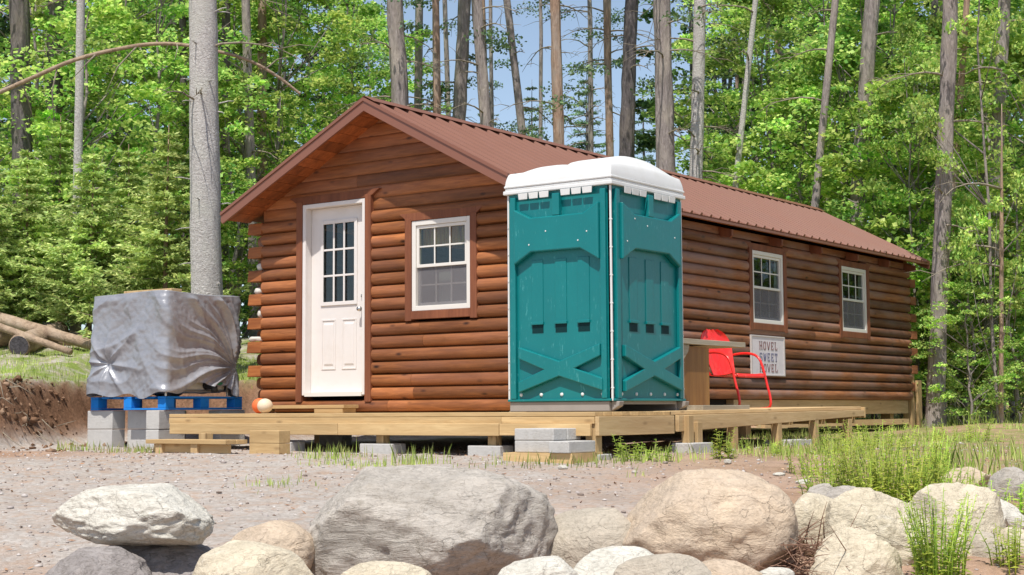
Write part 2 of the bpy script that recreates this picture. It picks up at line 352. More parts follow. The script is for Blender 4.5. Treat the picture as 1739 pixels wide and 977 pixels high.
def hgt_n(x, y):
    p = Vector((x, y, 0)); s, t = st(x, y)
    e, f, g = bank(x, y)
    a = .018*noise.noise(p*1.7) + .010*noise.noise(p*5) + .006*noise.noise(p*14)
    return hgt(x, y) + a + f*(.13*noise.noise(p*3.1)+.11*noise.noise(p*8)+.05*noise.noise(p*19))
def make_ground():
    ss = [-30, -15, -6, 0]; s = 3.0
    while s < 19: ss.append(s); s += .075 if s > 6.5 else .15
    st_ = .1
    while s < 400: ss.append(s); st_ *= 1.16; s += st_
    tt = [0.0]; t = 0; d = .08
    while t < 400:
        if t > 6.5: d *= 1.2
        t += d; tt.append(t)
    tt = [-q for q in tt[:0:-1]]+tt
    V = []; Z = []
    for s in ss:
        for t in tt:
            x, y = xy(s, t); V.append((x, y, hgt_n(x, y)))
            b = bank(x, y); p = Vector((x, y, 0)); nz = noise.noise(p*.9)
            right = sm(1.0, 5.5, t+nz*1.2)*sm(9.5, 13, s+nz)         # weedy soil on the right
            gr = max(b[2], right*.75, sm(20, 24, s)*.6)
            dirt = max(b[1], sm(-.5, 2.5, t+nz*.8), sm(15.6, 14.6, s)*sm(-2.8, -5, t)*sm(12.8, 14, s), sm(8, 7.2, s))
            Z.append((gr, min(1, dirt*.95), b[1], 1))
    nT = len(tt)
    F = [(i*nT+k, i*nT+k+1, (i+1)*nT+k+1, (i+1)*nT+k) for i in range(len(ss)-1) for k in range(nT-1)]
    m = NM('ground_soil', .95, .1)
    at_ = m.n('Attribute', attribute_name='zone'); sp = m.n('SeparateColor'); m.l(at_.outputs['Color'], sp.inputs[0])
    n1 = m.noise(m.coord(), 1.3, 5, .6); n2 = m.noise(m.coord(), 26, 5, .75); n3 = m.noise(m.coord(), 95, 3, .7); n4 = m.noise(m.coord((1, 1, 1)), 5, 6, .7, 1)
    vo = m.n('TexVoronoi'); vo.inputs['Scale'].default_value = 42; m.l(m.coord(), vo.inputs['Vector'])
    gravel = m.mix(n2, (.28, .245, .215, 1), (.50, .445, .40, 1)); gravel = m.mix(m.ramp(vo.outputs['Color'], [(.3, (0, 0, 0)), (.95, (.6,)*3)]), gravel, (.60, .555, .515, 1))
    gravel = m.mix(m.ramp(n4, [(.46, (0, 0, 0)), (.66, (.75,)*3)]), gravel, (.41, .28, .20, 1))
    dirt = m.ramp(n4, [(.3, (.29, .175, .11, 1)), (.55, (.42, .27, .185, 1)), (.75, (.50, .36, .27, 1))]); dirt = m.hsv(dirt, val=m.rng(n3, .6, 1.35))
    soil = m.ramp(n2, [(.3, (.10, .055, .032, 1)), (.65, (.27, .15, .09, 1))])
    grass = m.ramp(n2, [(.3, (.12, .17, .04, 1)), (.7, (.27, .33, .08, 1))])
    c = m.mix(sp.outputs[1], gravel, dirt)
    gm = m.math('MULTIPLY', sp.outputs[0], m.ramp(m.noise(m.coord(), 2.7, 4, .7), [(.38, (0, 0, 0)), (.58, (1, 1, 1))]))
    c = m.mix(gm, c, grass); c = m.mix(sp.outputs[2], c, soil)
    c = m.hsv(c, val=m.rng(n1, .8, 1.2)); m.color(c)
    b = m.bump(n2, .6, .03); m.bump(n3, .5, .012, b)
    o = np_obj('ground', V, F, m.m, smooth=True); ca = o.data.color_attributes.new('zone', 'FLOAT_COLOR', 'POINT')
    ca.data.foreach_set('color', np.array(Z, dtype=np.float32).ravel()); kind(o, 'structure')
make_ground()
# ------------------------------------------------------------------ the cabin
W, L = 3.428, 10.27
RX, RZ = 1.846, 3.089
EL, ER = (-.246, 2.07), (3.675, 2.12)         # eave points (x, top of metal z)
YF, YB = -.40, 10.55
PITCHZ = .1325
cabin = thing('log_cabin', 'small brown log cabin with ribbed brown metal roof on raised deck', 'cabin', (W/2, L/2, -.5))
def dprof(z0, z1, b=.05, n=10):
    pr = []
    for i in range(n+1):
        t = -1+2*i/n; zz = (z0+z1)/2+t*(z1-z0)/2*.985
        pr.append((b*math.sqrt(max(0, 1-abs(t)**2.2))**1.0, zz))
    return pr
def log(mb, a, b, z0, z1, axis, face, out, thick=.13, bul=.052):
    """one D-shaped log from a to b along axis; face = groove plane, out = outward sign"""
    pr = dprof(z0, z1, bul); pr = [(-thick, z0)] + pr + [(-thick, z1)]
    n = len(pr); vs = []
    for q in (a, b):
        for d, z in pr:
            e = q(z) if callable(q) else q
            vs.append((e, face+out*d, z) if axis == 'x' else (face+out*d, e, z))
    fs = [(i, (i+1) % n, n+(i+1) % n, n+i) for i in range(n)]
    fl = (axis == 'x') == (out < 0)
    fs = [f[::-1] for f in fs] if not fl else fs
    fs += [tuple(range(n)), tuple(range(2*n-1, n-1, -1))]
    mb.add(vs, fs)
def spans(a, b, z0, z1, ops):
    res = [(a, b)]
    for (o0, o1, p0, p1) in ops:
        if min(z1, p1)-max(z0, p0) < .03: continue
        nr = []
        for q0, q1 in res:
            if o1 <= q0 or o0 >= q1: nr.append((q0, q1)); continue
            if o0 > q0: nr.append((q0, o0))
            if o1 < q1: nr.append((o1, q1))
        res = nr
    return [(p, q) for p, q in res if q-p > .02]
rnd = random.Random(4)
DOOR = (.62, 1.56, -.05, 2.15); WIN = (2.15, 2.965, .86, 1.86)
WA = (5.0, 5.9, .93, 1.89); WB = (7.70, 8.60, .93, 1.89)
def slope_x(z, side):   # where the roof underside meets height z
    zz = z+.062
    return (EL[0]+(zz-EL[1])/(RZ-EL[1])*(RX-EL[0])) if side < 0 else (ER[0]-(zz-ER[1])/(RZ-ER[1])*(ER[0]-RX))
fw = MB(); bw = MB(); lw = MB(); rw = MB()
N = 23
for i in range(N):
    z0 = .002+i*PITCHZ; z1 = z0+PITCHZ
    xa, xb = 0, W
    rake = z1 > 1.9
    if rake: xa = max(0, slope_x(z0, -1)); xb = min(W, slope_x(z0, 1))
    if xb-xa < .12: break
    fa = lambda z, x0=xa: max(0.0, min(RX-.01, slope_x(z, -1))); fb = lambda z: min(W, max(RX+.01, slope_x(z, 1)))
    flat = i >= 15
    for p, q in spans(xa, xb, z0, z1, [DOOR, WIN]):
        pe, qe = p, q
        if rake and abs(p-xa) < 1e-6: pe = fa
        if rake and abs(q-xb) < 1e-6: qe = fb
        p_, q_ = p, q; p, q = pe, qe
        if q_-p_ > 1.8 and rnd.random() < .6 and i < 18:
            c_ = p_+(q_-p_)*rnd.uniform(.3, .7); log(fw, p, c_-.0015, z0, z1, 'x', 0, -1, bul=.014 if flat else .054); log(fw, c_+.0015, q, z0, z1, 'x', 0, -1, bul=.014 if flat else .054)
        else: log(fw, p, q, z0, z1, 'x', 0, -1, bul=.014 if flat else .054)
    log(bw, fa if rake else xa, fb if rake else xb, z0, z1, 'x', L, 1)
    if z1 < 2.03:
        cut = []
        for p, q in spans(.004, L-.004, z0, z1, [WA, WB]):
            if q-p > 3:
                c_ = p+(q-p)*rnd.uniform(.25, .75); log(rw, p, c_-.0015, z0, z1, 'y', W, 1, thick=.12); log(rw, c_+.0015, q, z0, z1, 'y', W, 1, thick=.12)
            else: log(rw, p, q, z0, z1, 'y', W, 1, thick=.12)
        log(lw, .10 if i % 2 else .124, L-.14, z0, z1, 'y', -.16, -1, thick=.15)
for p, q in ((.03, 1.85), (1.853, W)): log(fw, p, q, -.125, .001, 'x', 0, -1, bul=.054)
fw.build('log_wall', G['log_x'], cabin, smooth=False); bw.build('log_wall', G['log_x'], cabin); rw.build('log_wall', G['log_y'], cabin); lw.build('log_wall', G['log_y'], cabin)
for i in range(15):                                                     # crossing log ends at the corners
    z0 = .002+i*PITCHZ; z1 = z0+PITCHZ
    if i % 2 == 0 and i > 0:
        j = rnd.uniform(-.012, .012)
        MB().prism([(-.21+j, -.058, z0+.003), (-.21+j, .115, z0+.003), (-.205+j, .115, z1-.006), (-.205+j, -.045, z1-.006)], (.212-j, 0, 0)).build('log_end', G['log_end'], cabin, bevel=.006)
    if i % 2 == 1:
        MB().box(W-.14, W+.035, L+.048, L+.27+rnd.uniform(-.02, .01), z0+.004, z1-.004).build('log_end', G['log_end_side'], cabin, bevel=.006)
# floor, interior, sill
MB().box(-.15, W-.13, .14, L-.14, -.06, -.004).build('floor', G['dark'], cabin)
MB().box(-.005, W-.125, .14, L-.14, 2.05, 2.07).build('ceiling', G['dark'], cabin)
sb = MB(); sb.box(3.26, 3.40, 4.6, L-.02, -.20, -.005); sb.build('sill_beam', G['lumber_y'], cabin)
sb = MB(); sb.box(.05, 3.2, .14, .24, -.19, -.062); sb.build('sill_beam', G['lumber_x'], cabin)
for y in (.6, 5.2, 9.9):
    MB().box(.2, .34, y, y+.14, -.55, -.062).build('support_post', G['lumber_z'], cabin); MB().box(3.1, 3.25, y, y+.14, -.55, -.062).build('support_post', G['lumber_z'], cabin)
pp = MB(); pp.box(3.30, 3.44, L+.03, L+.17, -.55, .41); pp.build('corner_post', G['lumber_z'], cabin, bevel=.004)
pp = MB(); pp.box(3.46, 3.50, L+.14, L+.30, -.55, .30); pp.build('corner_post', G['lumber_z'], cabin, bevel=.004)
MB().box(3.46, 3.52, 5.2, L-.3, -.36, -.28).build('brace_board', G['lumber_y'], cabin)
# roof
roof = MB()
def slab(x0, z0, x1, z1, y0, y1, t, mb, m=0):
    d = Vector((x1-x0, 0, z1-z0)).normalized(); nrm = Vector((-d.z, 0, d.x));  nrm = nrm if nrm.z > 0 else -nrm
    a, b = Vector((x0, 0, z0)), Vector((x1, 0, z1)); vs = []
    for y in (y0, y1):
        for p in (a, b, b-nrm*t, a-nrm*t): vs.append((p.x, y, p.z))
    mb.add(vs, [(0,1,2,3),(7,6,5,4),(0,4,5,1),(1,5,6,2),(2,6,7,3),(3,7,4,0)], m)
for side, (ex, ez) in ((1, ER), (-1, EL)):
    slab(RX, RZ-.012, ex, ez, YF+.004, YB-.004, .012, roof)
    d = Vector((ex-RX, 0, ez-RZ+.012)).normalized(); nrm = Vector((-d.z, 0, d.x)); nrm = nrm if nrm.z > 0 else -nrm
    y = YF+.10
    while y < YB-.05:
        a = Vector((RX, 0, RZ-.012))+d*.03; b = Vector((ex, 0, ez))
        vs = []
        for p in (a, b):
            for dy, h in ((-.03, .0005), (-.014, .03), (.014, .03), (.03, .0005)): q = p+nrm*h; vs.append((q.x, y+dy, q.z))
        roof.add(vs, [(0,1,5,4),(1,2,6,5),(2,3,7,6),(0,3,2,1),(4,5,6,7)])
        for dy in (.077, .153):
            vs = []
            for p in (a, b):
                for e, h in ((-.012, .0004), (0, .005), (.012, .0004)): q = p+nrm*h; vs.append((q.x, y+dy+e, q.z))
            if y+dy < YB-.05: roof.add(vs, [(0,1,4,3),(1,2,5,4)])
        y += .229
rf = roof.build('roof', G['roof'], cabin)
cap = MB()
for s_, (ex, ez) in ((1, ER), (-1, EL)):
    d = Vector((ex-RX, 0, ez-RZ)).normalized()
    slab(RX, RZ+.034, RX+d.x*.16, RZ+.034+d.z*.16, YF-.012, YB+.01, .004, cap)
cap.build('ridge_cap', G['roof'], rf)
for s_, (ex, ez) in ((1, ER), (-1, EL)):                                # rake fascias, front and back
    for y0, y1 in ((YF-.02, YF+.002), (YB-.002, YB+.02)):
        f = MB(); hgt_f = .125
        f.prism([(RX, y0, RZ+.012), (ex+s_*.012, y0, ez+.012), (ex+s_*.012, y0, ez-.085), (ex-s_*.01, y0, ez-hgt_f+.012), (RX, y0, RZ-hgt_f)], (0, y1-y0, 0)); f.build('fascia', G['fascia'], cabin)
        f = MB(); f.prism([(RX, y0-.012, RZ+.012), (ex+s_*.012, y0-.012, ez+.012), (ex+s_*.012, y0-.012, ez-.022), (RX, y0-.012, RZ-.022)], (0, .011, 0)); f.build('rake_trim', G['fascia'], cabin)
    so_ = MB(); y = YF+.004
    d = Vector((ex-RX, 0, ez-RZ)); dn = d.normalized(); Ld = d.length
    for k in range(14):                                                 # soffit boards in the gable overhang
        a = RX+d.x*k/14; b = RX+d.x*(k+.97)/14; za = RZ-.055+d.z*k/14; zb = RZ-.055+d.z*(k+.97)/14
        slab(a, za, b, zb, YF+.006, .0, .02, so_)
    so_.build('soffit', G['soffit'], cabin)
e = MB(); e.box(ER[0]-.016, ER[0]+.006, YF+.004, YB-.004, ER[1]-.045, ER[1]-.016); e.build('eave_trim', G['fascia'], cabin)
ply = MB(); slab(RX+.02, RZ-.045, ER[0]-.02, ER[1]-.03, .002, L-.002, .02, ply); slab(RX-.02, RZ-.045, EL[0]+.02, EL[1]-.03, .002, L-.002, .02, ply); ply.build('roof_deck', G['soffit'], cabin)
for y in (.3, 1.6, 2.9, 4.2, 5.55, 6.75, 7.95, 9.1, 10.1):
    MB().prism([(W-.1, y, 2.115), (ER[0]-.05, y, 2.035), (ER[0]-.05, y, 1.96), (ER[0]-.075, y, 1.94), (W-.1, y, 1.985)], (0, .045, 0)).build('rafter', G['trim'], cabin)
tb = MB(); tb.box(W-.02, W+.02, .02, L-.02, 1.99, 2.08); tb.build('top_plate', G['log_y'], cabin)
# door
D0, D1, DZ0, DZ1 = .633, 1.542, .055, 2.126
door = MB()
jt = .045
door.box(D0, D0+jt, -.05, .11, DZ0, DZ1); door.box(D1-jt, D1, -.05, .11, DZ0, DZ1); door.box(D0+jt, D1-jt, -.05, .11, DZ1-jt, DZ1); 
dfr = door.build('door_frame', G['white'], cabin, bevel=.004)
MB().box(D0+jt, D1-jt, -.058, .11, DZ0-.012, DZ0+.03).build('threshold', G['vinyl'], dfr)
lf = MB(); y0, y1 = .045, .085
lx0, lx1 = D0+jt+.003, D1-jt-.003; lz0, lz1 = DZ0+.032, DZ1-jt-.003
gx0, gx1, gz0, gz1 = lx0+.155, lx1-.155, 1.03, 1.93
lf.box(lx0, gx0, y0, y1, lz0, lz1); lf.box(gx1, lx1, y0, y1, lz0, lz1); lf.box(gx0, gx1, y0, y1, lz0, gz0); lf.box(gx0, gx1, y0, y1, gz1, lz1)
leaf = lf.build('door', G['white'], cabin)
g = MB(); fr = .028
for a in ((gx0-.012, gx0+fr, gz0-.012, gz1+.012), (gx1-fr, gx1+.012, gz0-.012, gz1+.012)): g.box(a[0], a[1], y0-.014, y0-.002, a[2], a[3])
g.box(gx0+fr, gx1-fr, y0-.014, y0-.002, gz0-.012, gz0+fr); g.box(gx0+fr, gx1-fr, y0-.014, y0-.002, gz1-fr, gz1+.012)
for k in (1, 2):
    xx = gx0+fr+(gx1-gx0-2*fr)*k/3; g.box(xx-.011, xx+.011, y0-.010, y0+.002, gz0+fr, gz1-fr)
    zz = gz0+fr+(gz1-gz0-2*fr)*k/3; g.box(gx0+fr, gx1-fr, y0-.007, y0+.001, zz-.011, zz+.011)
g.build('window_grille', G['white'], leaf, bevel=.003)
MB().box(gx0+.002, gx1-.002, .055, .060, gz0+.002, gz1-.002).build('pane', G['glass'], leaf)
for c0 in (lx0+.155, (lx0+lx1)/2+.045):                                  # two raised lower panels with their moulding
    p = MB(); wq = (lx1-lx0)/2-.2; za, zb = .33, .87
    for q in ((c0, c0+wq, za, za+.016), (c0, c0+wq, zb-.016, zb), (c0, c0+.016, za+.016, zb-.016), (c0+wq-.016, c0+wq, za+.016, zb-.016)): p.box(q[0], q[1], y0-.007, y0-.001, q[2], q[3])
    p.prism([(c0+.035, y0-.0008, za+.04), (c0+wq-.035, y0-.0008, za+.04), (c0+wq-.035, y0-.0008, zb-.04), (c0+.035, y0-.0008, zb-.04)], (0, -.008, 0), inset=.09); p.build('door_panel', G['white'], leaf, bevel=.002)
h = MB(); h.tube([(lx1-.06, y0-.001, .96), (lx1-.06, y0-.05, .96)], [.026, .012], 12); h.tube([(lx1-.06, y0-.05, .96), (lx1-.06, y0-.055, .96), (lx1-.06, y0-.085, .96)], [.015, .028, .022], 14); h.build('handle', G['metal'], leaf, smooth=True)
h = MB(); h.tube([(lx1-.06, y0-.001, 1.10), (lx1-.06, y0-.02, 1.10)], [.026, .02], 14); h.build('deadbolt', G['metal'], leaf, smooth=True)
tr = MB()
tr.box(D0-.085, D0-.002, -.062, .06, -.02, 2.16); tr.box(D1+.002, D1+.085, -.062, .06, -.02, 2.16)
tr.prism([(D0-.20, -.055, 2.215), (D1+.20, -.055, 2.215), (D1+.06, -.055, 2.130), (D0-.06, -.055, 2.130)], (0, .10, 0)); tr.build('door_trim', G['trim'], cabin, bevel=.004)
def window(o0, o1, z0, z1, face, axis, out):
    """double-hung vinyl window with grilles; face = wall plane"""
    def B(mb, a, b, d0, d1, p, q):
        lo, hi = sorted((face+out*d0, face+out*d1))
        if axis == 'x': mb.box(a, b, lo, hi, p, q)
        else: mb.box(lo, hi, a, b, p, q)
    f = .05; mid = (z0+z1)/2
    m = MB()
    B(m, o0, o0+f, .045, -.06, z0, z1); B(m, o1-f, o1, .045, -.06, z0, z1); B(m, o0+f, o1-f, .045, -.06, z0, z0+f); B(m, o0+f, o1-f, .045, -.06, z1-f, z1)
    wf = m.build('window', G['vinyl'], cabin, bevel=.004)
    m = MB(); s_ = .032
    for a, b, dd in ((mid-.02, z1-f-.002, .030), (z0+f+.002, mid+.015, .006)):
        B(m, o0+f+.002, o0+f+s_, dd, dd-.03, a, b); B(m, o1-f-s_, o1-f-.002, dd, dd-.03, a, b)
        B(m, o0+f+s_, o1-f-s_, dd, dd-.03, b-s_, b); B(m, o0+f+s_, o1-f-s_, dd, dd-.03, a, a+s_)
    m.build('sash', G['vinyl'], wf, bevel=.003)
    m = MB(); ia, ib = o0+f+s_, o1-f-s_
    for a, b, dd in ((mid-.02+s_, z1-f-.002-s_, .019), (z0+f+.002+s_, mid+.015-s_, -.004)):
        for k in (1, 2): xx = ia+(ib-ia)*k/3; B(m, xx-.008, xx+.008, dd, dd-.006, a, b)
        B(m, ia, ib, dd-.001, dd-.005, (a+b)/2-.008, (a+b)/2+.008)
    m.build('grille', G['vinyl'], wf)
    m = MB(); B(m, ia-.004, ib+.004, .010, .007, mid+.012, z1-f-s_); B(m, ia-.004, ib+.004, -.012, -.015, z0+f+s_, mid-.016); m.build('pane', G['glass'], wf)
    m = MB(); B(m, o0+f+.006, o1-f-.006, .0125, .0115, z0+f+.004, mid-.022); m.build('screen', G['screen'], wf)
    m = MB(); tw = .085
    B(m, o0-tw, o0-.002, .058, -.05, z0-.10, z1+.03); B(m, o1+.002, o1+tw, .058, -.05, z0-.10, z1+.03); B(m, o0-.001, o1+.001, .057, -.05, z0-.085, z0-.002)
    pl = [(o0-.17, z1+.085), (o1+.17, z1+.085), (o1+.055, z1+.003), (o0-.055, z1+.003)]
    if axis == 'x': m.prism([(a, face+out*.054, b) for a, b in pl], (0, -out*.10, 0))
    else: m.prism([(face+out*.054, a, b) for a, b in pl], (-out*.10, 0, 0))
    m.build('window_trim', G['trim'], wf, bevel=.004)
    def wave(p, q, a, b, amp, mat, nm):
        m = MB(); n = 40; vs = []
        for k in range(n+1):
            xx = p+(q-p)*k/n; d = -.11+amp*math.sin(k*1.35)+amp*.5*math.sin(k*.61+1)
            for z in (a, b): vs.append((xx, face+out*d, z) if axis == 'x' else (face+out*d, xx, z))
        m.add(vs, [(2*k, 2*k+1, 2*k+3, 2*k+2) for k in range(n)]); m.build(nm, mat, wf, smooth=True)
    return wave
wv = window(2.177, 2.937, .9, 1.827, 0, 'x', -1)
wv(2.2, 2.92, 1.56, 1.8, .018, G['curtain'], 'curtain'); wv(2.42, 2.56, .95, 1.3, .012, G['lace'], 'curtain')
wv = window(5.012, 5.886, .956, 1.868, W, 'y', 1); wv(5.05, 5.86, 1.0, 1.13, .014, G['lace'], 'curtain')
wv = window(7.712, 8.59, .956, 1.868, W, 'y', 1); wv(7.75, 8.56, 1.0, 1.1, .014, G['lace'], 'curtain')
# pale stones tucked into the corner notches
for k, (i, nm, dx) in enumerate(((11, 'rounded cream stone on the topmost notch ledge of the log corner', -.03), (9, 'white egg shaped stone on the second notch ledge of the log corner', -.06), (7, 'grey white stone on the third notch ledge of the log corner', -.025), (5, 'long bone coloured stone across the lowest notch ledge of the log corner', -.1))):
    z0 = .002+i*PITCHZ-.004; bm = bmesh.new(); bmesh.ops.create_icosphere(bm, subdivisions=3, radius=1)
    sx, sy, sz = ((.05, .04, .042), (.055, .04, .04), (.035, .04, .05), (.115, .035, .036))[k]
    for v in bm.verts:
        r = 1+.15*noise.noise(v.co*1.5+Vector((k*5, 0, 0))); v.co = Vector((v.co.x*sx*r, v.co.y*sy*r, v.co.z*sz*r))
        if k == 3: v.co.z *= .75+2.2*abs(v.co.x)/.115*.25
    me = bpy.data.meshes.new('stone'); bm.to_mesh(me); bm.free(); me.materials.append(G['shell']); me.polygons.foreach_set('use_smooth', [True]*len(me.polygons))
    o = bpy.data.objects.new('stone', me); COL.objects.link(o); o.location = (dx-.03, .005, z0+sz*.93); tag(o, nm, 'stone', 'stones on the cabin corner')
# ------------------------------------------------------------------ deck
DT = -.135; DX1 = 5.17; DYF = -1.24
deck = thing('wooden_deck', 'low L shaped deck of raw yellow lumber wrapping the cabin front', 'deck', (2.5, -.6, -.5))
m = MB(); y = DYF
while y < -.10: m.box(-.12, DX1, y, y+.136, DT-.036, DT); y += .141
m.build('decking', G['lumber_x'], deck, bevel=.003)
m = MB(); x = 3.50
while x < DX1-.1: x2 = min(x+.136, DX1); m.prism([(x, .005, DT-.034), (x2, .005, DT-.034), (x2, .005, DT+.002), (x, .005, DT+.002)], (0, 4.30, .035)); x += .141
m.build('decking', G['lumber_y'], deck, bevel=.003)
m = MB(); m.box(-.12, 4.2, DYF-.006, DYF+.03, DT-.10, DT-.04); m.box(4.204, DX1, DYF-.010, DYF+.03, DT-.10, DT-.04); m.build('rim_joist', G['lumber_x'], deck, bevel=.004)
m = MB(); m.box(-.06, 2.3, DYF-.048, DYF-.010, DT-.205, DT-.094); m.box(2.304, 4.2, DYF-.046, DYF-.010, DT-.205, DT-.096); m.box(4.206, DX1-.02, DYF-.044, DYF-.012, DT-.20, DT-.098); m.build('rim_joist', G['lumber_x'], deck, bevel=.004)
m = MB(); m.box(DX1+.002, DX1+.04, DYF, .02, DT-.20, DT-.038); m.build('rim_joist', G['lumber_y'], deck, bevel=.004)
m = MB(); m.prism([(DX1+.004, .09, DT-.185), (DX1+.004, 4.30, DT-.07), (DX1+.004, 4.30, DT-.002), (DX1+.004, .09, DT-.036)], (.038, 0, 0)); m.build('rim_joist', G['lumber_y'], deck, bevel=.004)
m = MB(); m.box(3.5, DX1+.04, 4.309, 4.345, DT-.09, DT+.03); m.build('rim_joist', G['lumber_x'], deck, bevel=.004)
for y in (.9, 1.7, 2.5, 3.3, 4.1): MB().box(3.5, DX1, y, y+.038, DT-.15, DT-.034).build('joist', G['lumber_x'], deck)
for x in (.3, 1.1, 1.9, 2.7, 3.5, 4.3): MB().box(x, x+.038, DYF+.034, -.1, DT-.16, DT-.038).build('joist', G['lumber_y'], deck)
def post(x, y, z1, wx=.09, wy=.09): MB().box(x-wx/2, x+wx/2, y-wy/2, y+wy/2, hgt(x, y)-.02, z1).build('post', G['lumber_z'], deck, bevel=.004)
pf = [at_axis(u, 745, 1, DYF+.05).x for u in (648, 838)]
for x in pf: post(x, DYF+.07, DT-.205)
post(DX1-.05, DYF+.06, DT-.10, .10, .10)
pr_ = [at_axis(u, 740, 0, DX1+.02).y for u in (1163, 1178, 1247, 1322, 1385, 1442)]
for k, y in enumerate(pr_): post(DX1+.05 if k in (0, 1) else DX1-.0, y, DT-.04 if k in (0,) else DT-.10, .08, .09)
# ------------------------------------------------------------------ concrete pads, step stack, steps
def block(name, label, c, size, rz=0, mat='concrete', group=None, holes=False):
    x, y, z = size; mb = MB()
    if holes:
        t = .035; xs = [-x/2, -x/2+t, -t/2, t/2, x/2-t, x/2]
        mb.box(-x/2, x/2, -y/2, -y/2+t, 0, z); mb.box(-x/2, x/2, y/2-t, y/2, 0, z)
        for a, b in ((xs[0], xs[1]), (xs[2], xs[3]), (xs[4], xs[5])): mb.box(a, b, -y/2+t+.001, y/2-t-.001, .001, z-.001)
    else: mb.box(-x/2, x/2, -y/2, y/2, 0, z)
    o = mb.build(name, G[mat], None, bevel=.007, base=(0, 0, 0)); o.location = c; o.rotation_euler.z = rz; tag(o, label, 'block', group); return o
for u, sx, lab, plane in ((495, .18, 'small concrete pad block beside the stacked step timbers', 1), (650, .40, 'long concrete pad block under the post below the front window', 1), (833, .36, 'concrete pad block under the deck post left of the step stack', 1)):
    p = at_axis(u, 760, 1, DYF+.07); block('concrete_block', lab, (p.x, p.y, hgt(p.x, p.y)-.06), (sx, .2, .15), 0, group='pad blocks under the deck')
block('concrete_block', 'concrete pad block at the foot of the deck corner post', (DX1-.03, DYF+.05, hgt(DX1, DYF)-.08), (.2, .2, .13), 0, group='pad blocks under the deck')
p = at_axis(1176, 765, 0, DX1+.08); block('concrete_block', 'square concrete pad block below the red chair side of the toilet', (p.x, p.y, hgt(p.x, p.y)-.05), (.22, .38, .14), 0, group='pad blocks under the deck')
p = at_axis(1340, 760, 0, DX1); block('concrete_block', 'half buried concrete pad block among grass under the side deck', (p.x, p.y, hgt(p.x, p.y)-.07), (.3, .5, .13), 0, group='pad blocks under the deck')
p = at_axis(570, 752, 1, .5); block('concrete_block', 'concrete block standing in the shade beneath the cabin floor', (p.x, p.y, hgt(p.x, p.y)-.03), (.3, .2, .2), .2)
c = at(866, 770, 12.6); zt = hgt(c.x, c.y)
sx0, sy0 = c.x+.06, c.y-.02
pb = MB(); pb.box(sx0-.08, sx0+.62, sy0-.05, sy0+.40, zt-.03, zt+.065); o = pb.build('plank', G['lumber_x'], None, base=(sx0+.27, sy0+.17, zt)); tag(o, 'flat timber plank under the concrete step stack', 'plank')
z = zt+.067
block('concrete_block', 'lower left concrete cap block of the step stack', (sx0+.2, sy0+.1, z), (.395, .198, .098), 0, group='step stack of concrete caps')
block('concrete_block', 'rear lower concrete cap block of the step stack', (sx0+.2, sy0+.302, z), (.395, .198, .098), 0, group='step stack of concrete caps')
block('concrete_block', 'lone low concrete cap block at the right end of the step stack', (sx0+.505, sy0+.12, z), (.2, .398, .096), 0, group='step stack of concrete caps')
z += .1
block('concrete_block', 'topmost front concrete cap block of the step stack', (sx0+.2, sy0+.1, z), (.397, .198, .098), .01, group='step stack of concrete caps')
block('concrete_block', 'topmost rear concrete cap block of the step stack', (sx0+.205, sy0+.303, z), (.397, .198, .098), 0, group='step stack of concrete caps')
# low timber step at the left end
a = at(247, 766, 14.6); zt = hgt(a.x, a.y)
stp = thing('low_step', 'low step of raw lumber beside the left end of deck', 'step', (a.x+.6, a.y+.1, zt))
m = MB(); m.box(a.x, a.x+1.12, a.y, a.y+.135, zt+.085, zt+.125); m.box(a.x+.01, a.x+1.12, a.y+.14, a.y+.28, zt+.085, zt+.124); m.build('tread', G['lumber_x'], stp, bevel=.003)
for q in (.12, .62): MB().box(a.x+q, a.x+q+.09, a.y+.02, a.y+.27, zt-.03, zt+.084).build('leg', G['lumber_y'], stp, bevel=.003)
MB().box(a.x+.06, a.x+1.1, a.y+.055, a.y+.09, zt+.0, zt+.082).build('riser', G['lumber_x'], stp)
a2 = at(418, 768, 14.15); z2 = hgt(a2.x, a2.y)
stk = [('timber', 'lower of two stacked square timbers under the deck edge', 0, .115), ('timber', 'upper of two stacked square timbers under the deck edge', .117, .235)]
for nm, lab, za, zb in stk:
    o = MB().box(a2.x+.04, a2.x+.43, a2.y, a2.y+.15, z2-.02+za, z2-.02+zb).build(nm, G['lumber_x'], None, bevel=.005, base=(a2.x+.2, a2.y+.07, z2)); tag(o, lab, 'timber', 'stacked timbers')
a3 = at(322, 745, 14.9); z3 = hgt(a3.x, a3.y)
o = MB().box(a3.x+.02, a3.x+.12, a3.y+.1, a3.y+.2, z3-.02, DT-.19).build('timber', G['lumber_z'], None, bevel=.004, base=(a3.x, a3.y, z3)); tag(o, 'upright timber offcut propping the far left deck end', 'timber')
# step board at the door
ds = thing('door_step', 'shallow plank step on the deck below the white door', 'step', (1.0, -.2, DT))
m = MB(); m.box(.22, 1.50, -.33, -.10, DT+.05, DT+.085); m.build('tread', G['lumber_x'], ds, bevel=.003)
for q in (.24, 1.08): MB().box(q, q+(.06 if q < 1 else .4), -.325, -.12, DT+.002, DT+.049).build('leg', G['lumber_x'], ds, bevel=.003)
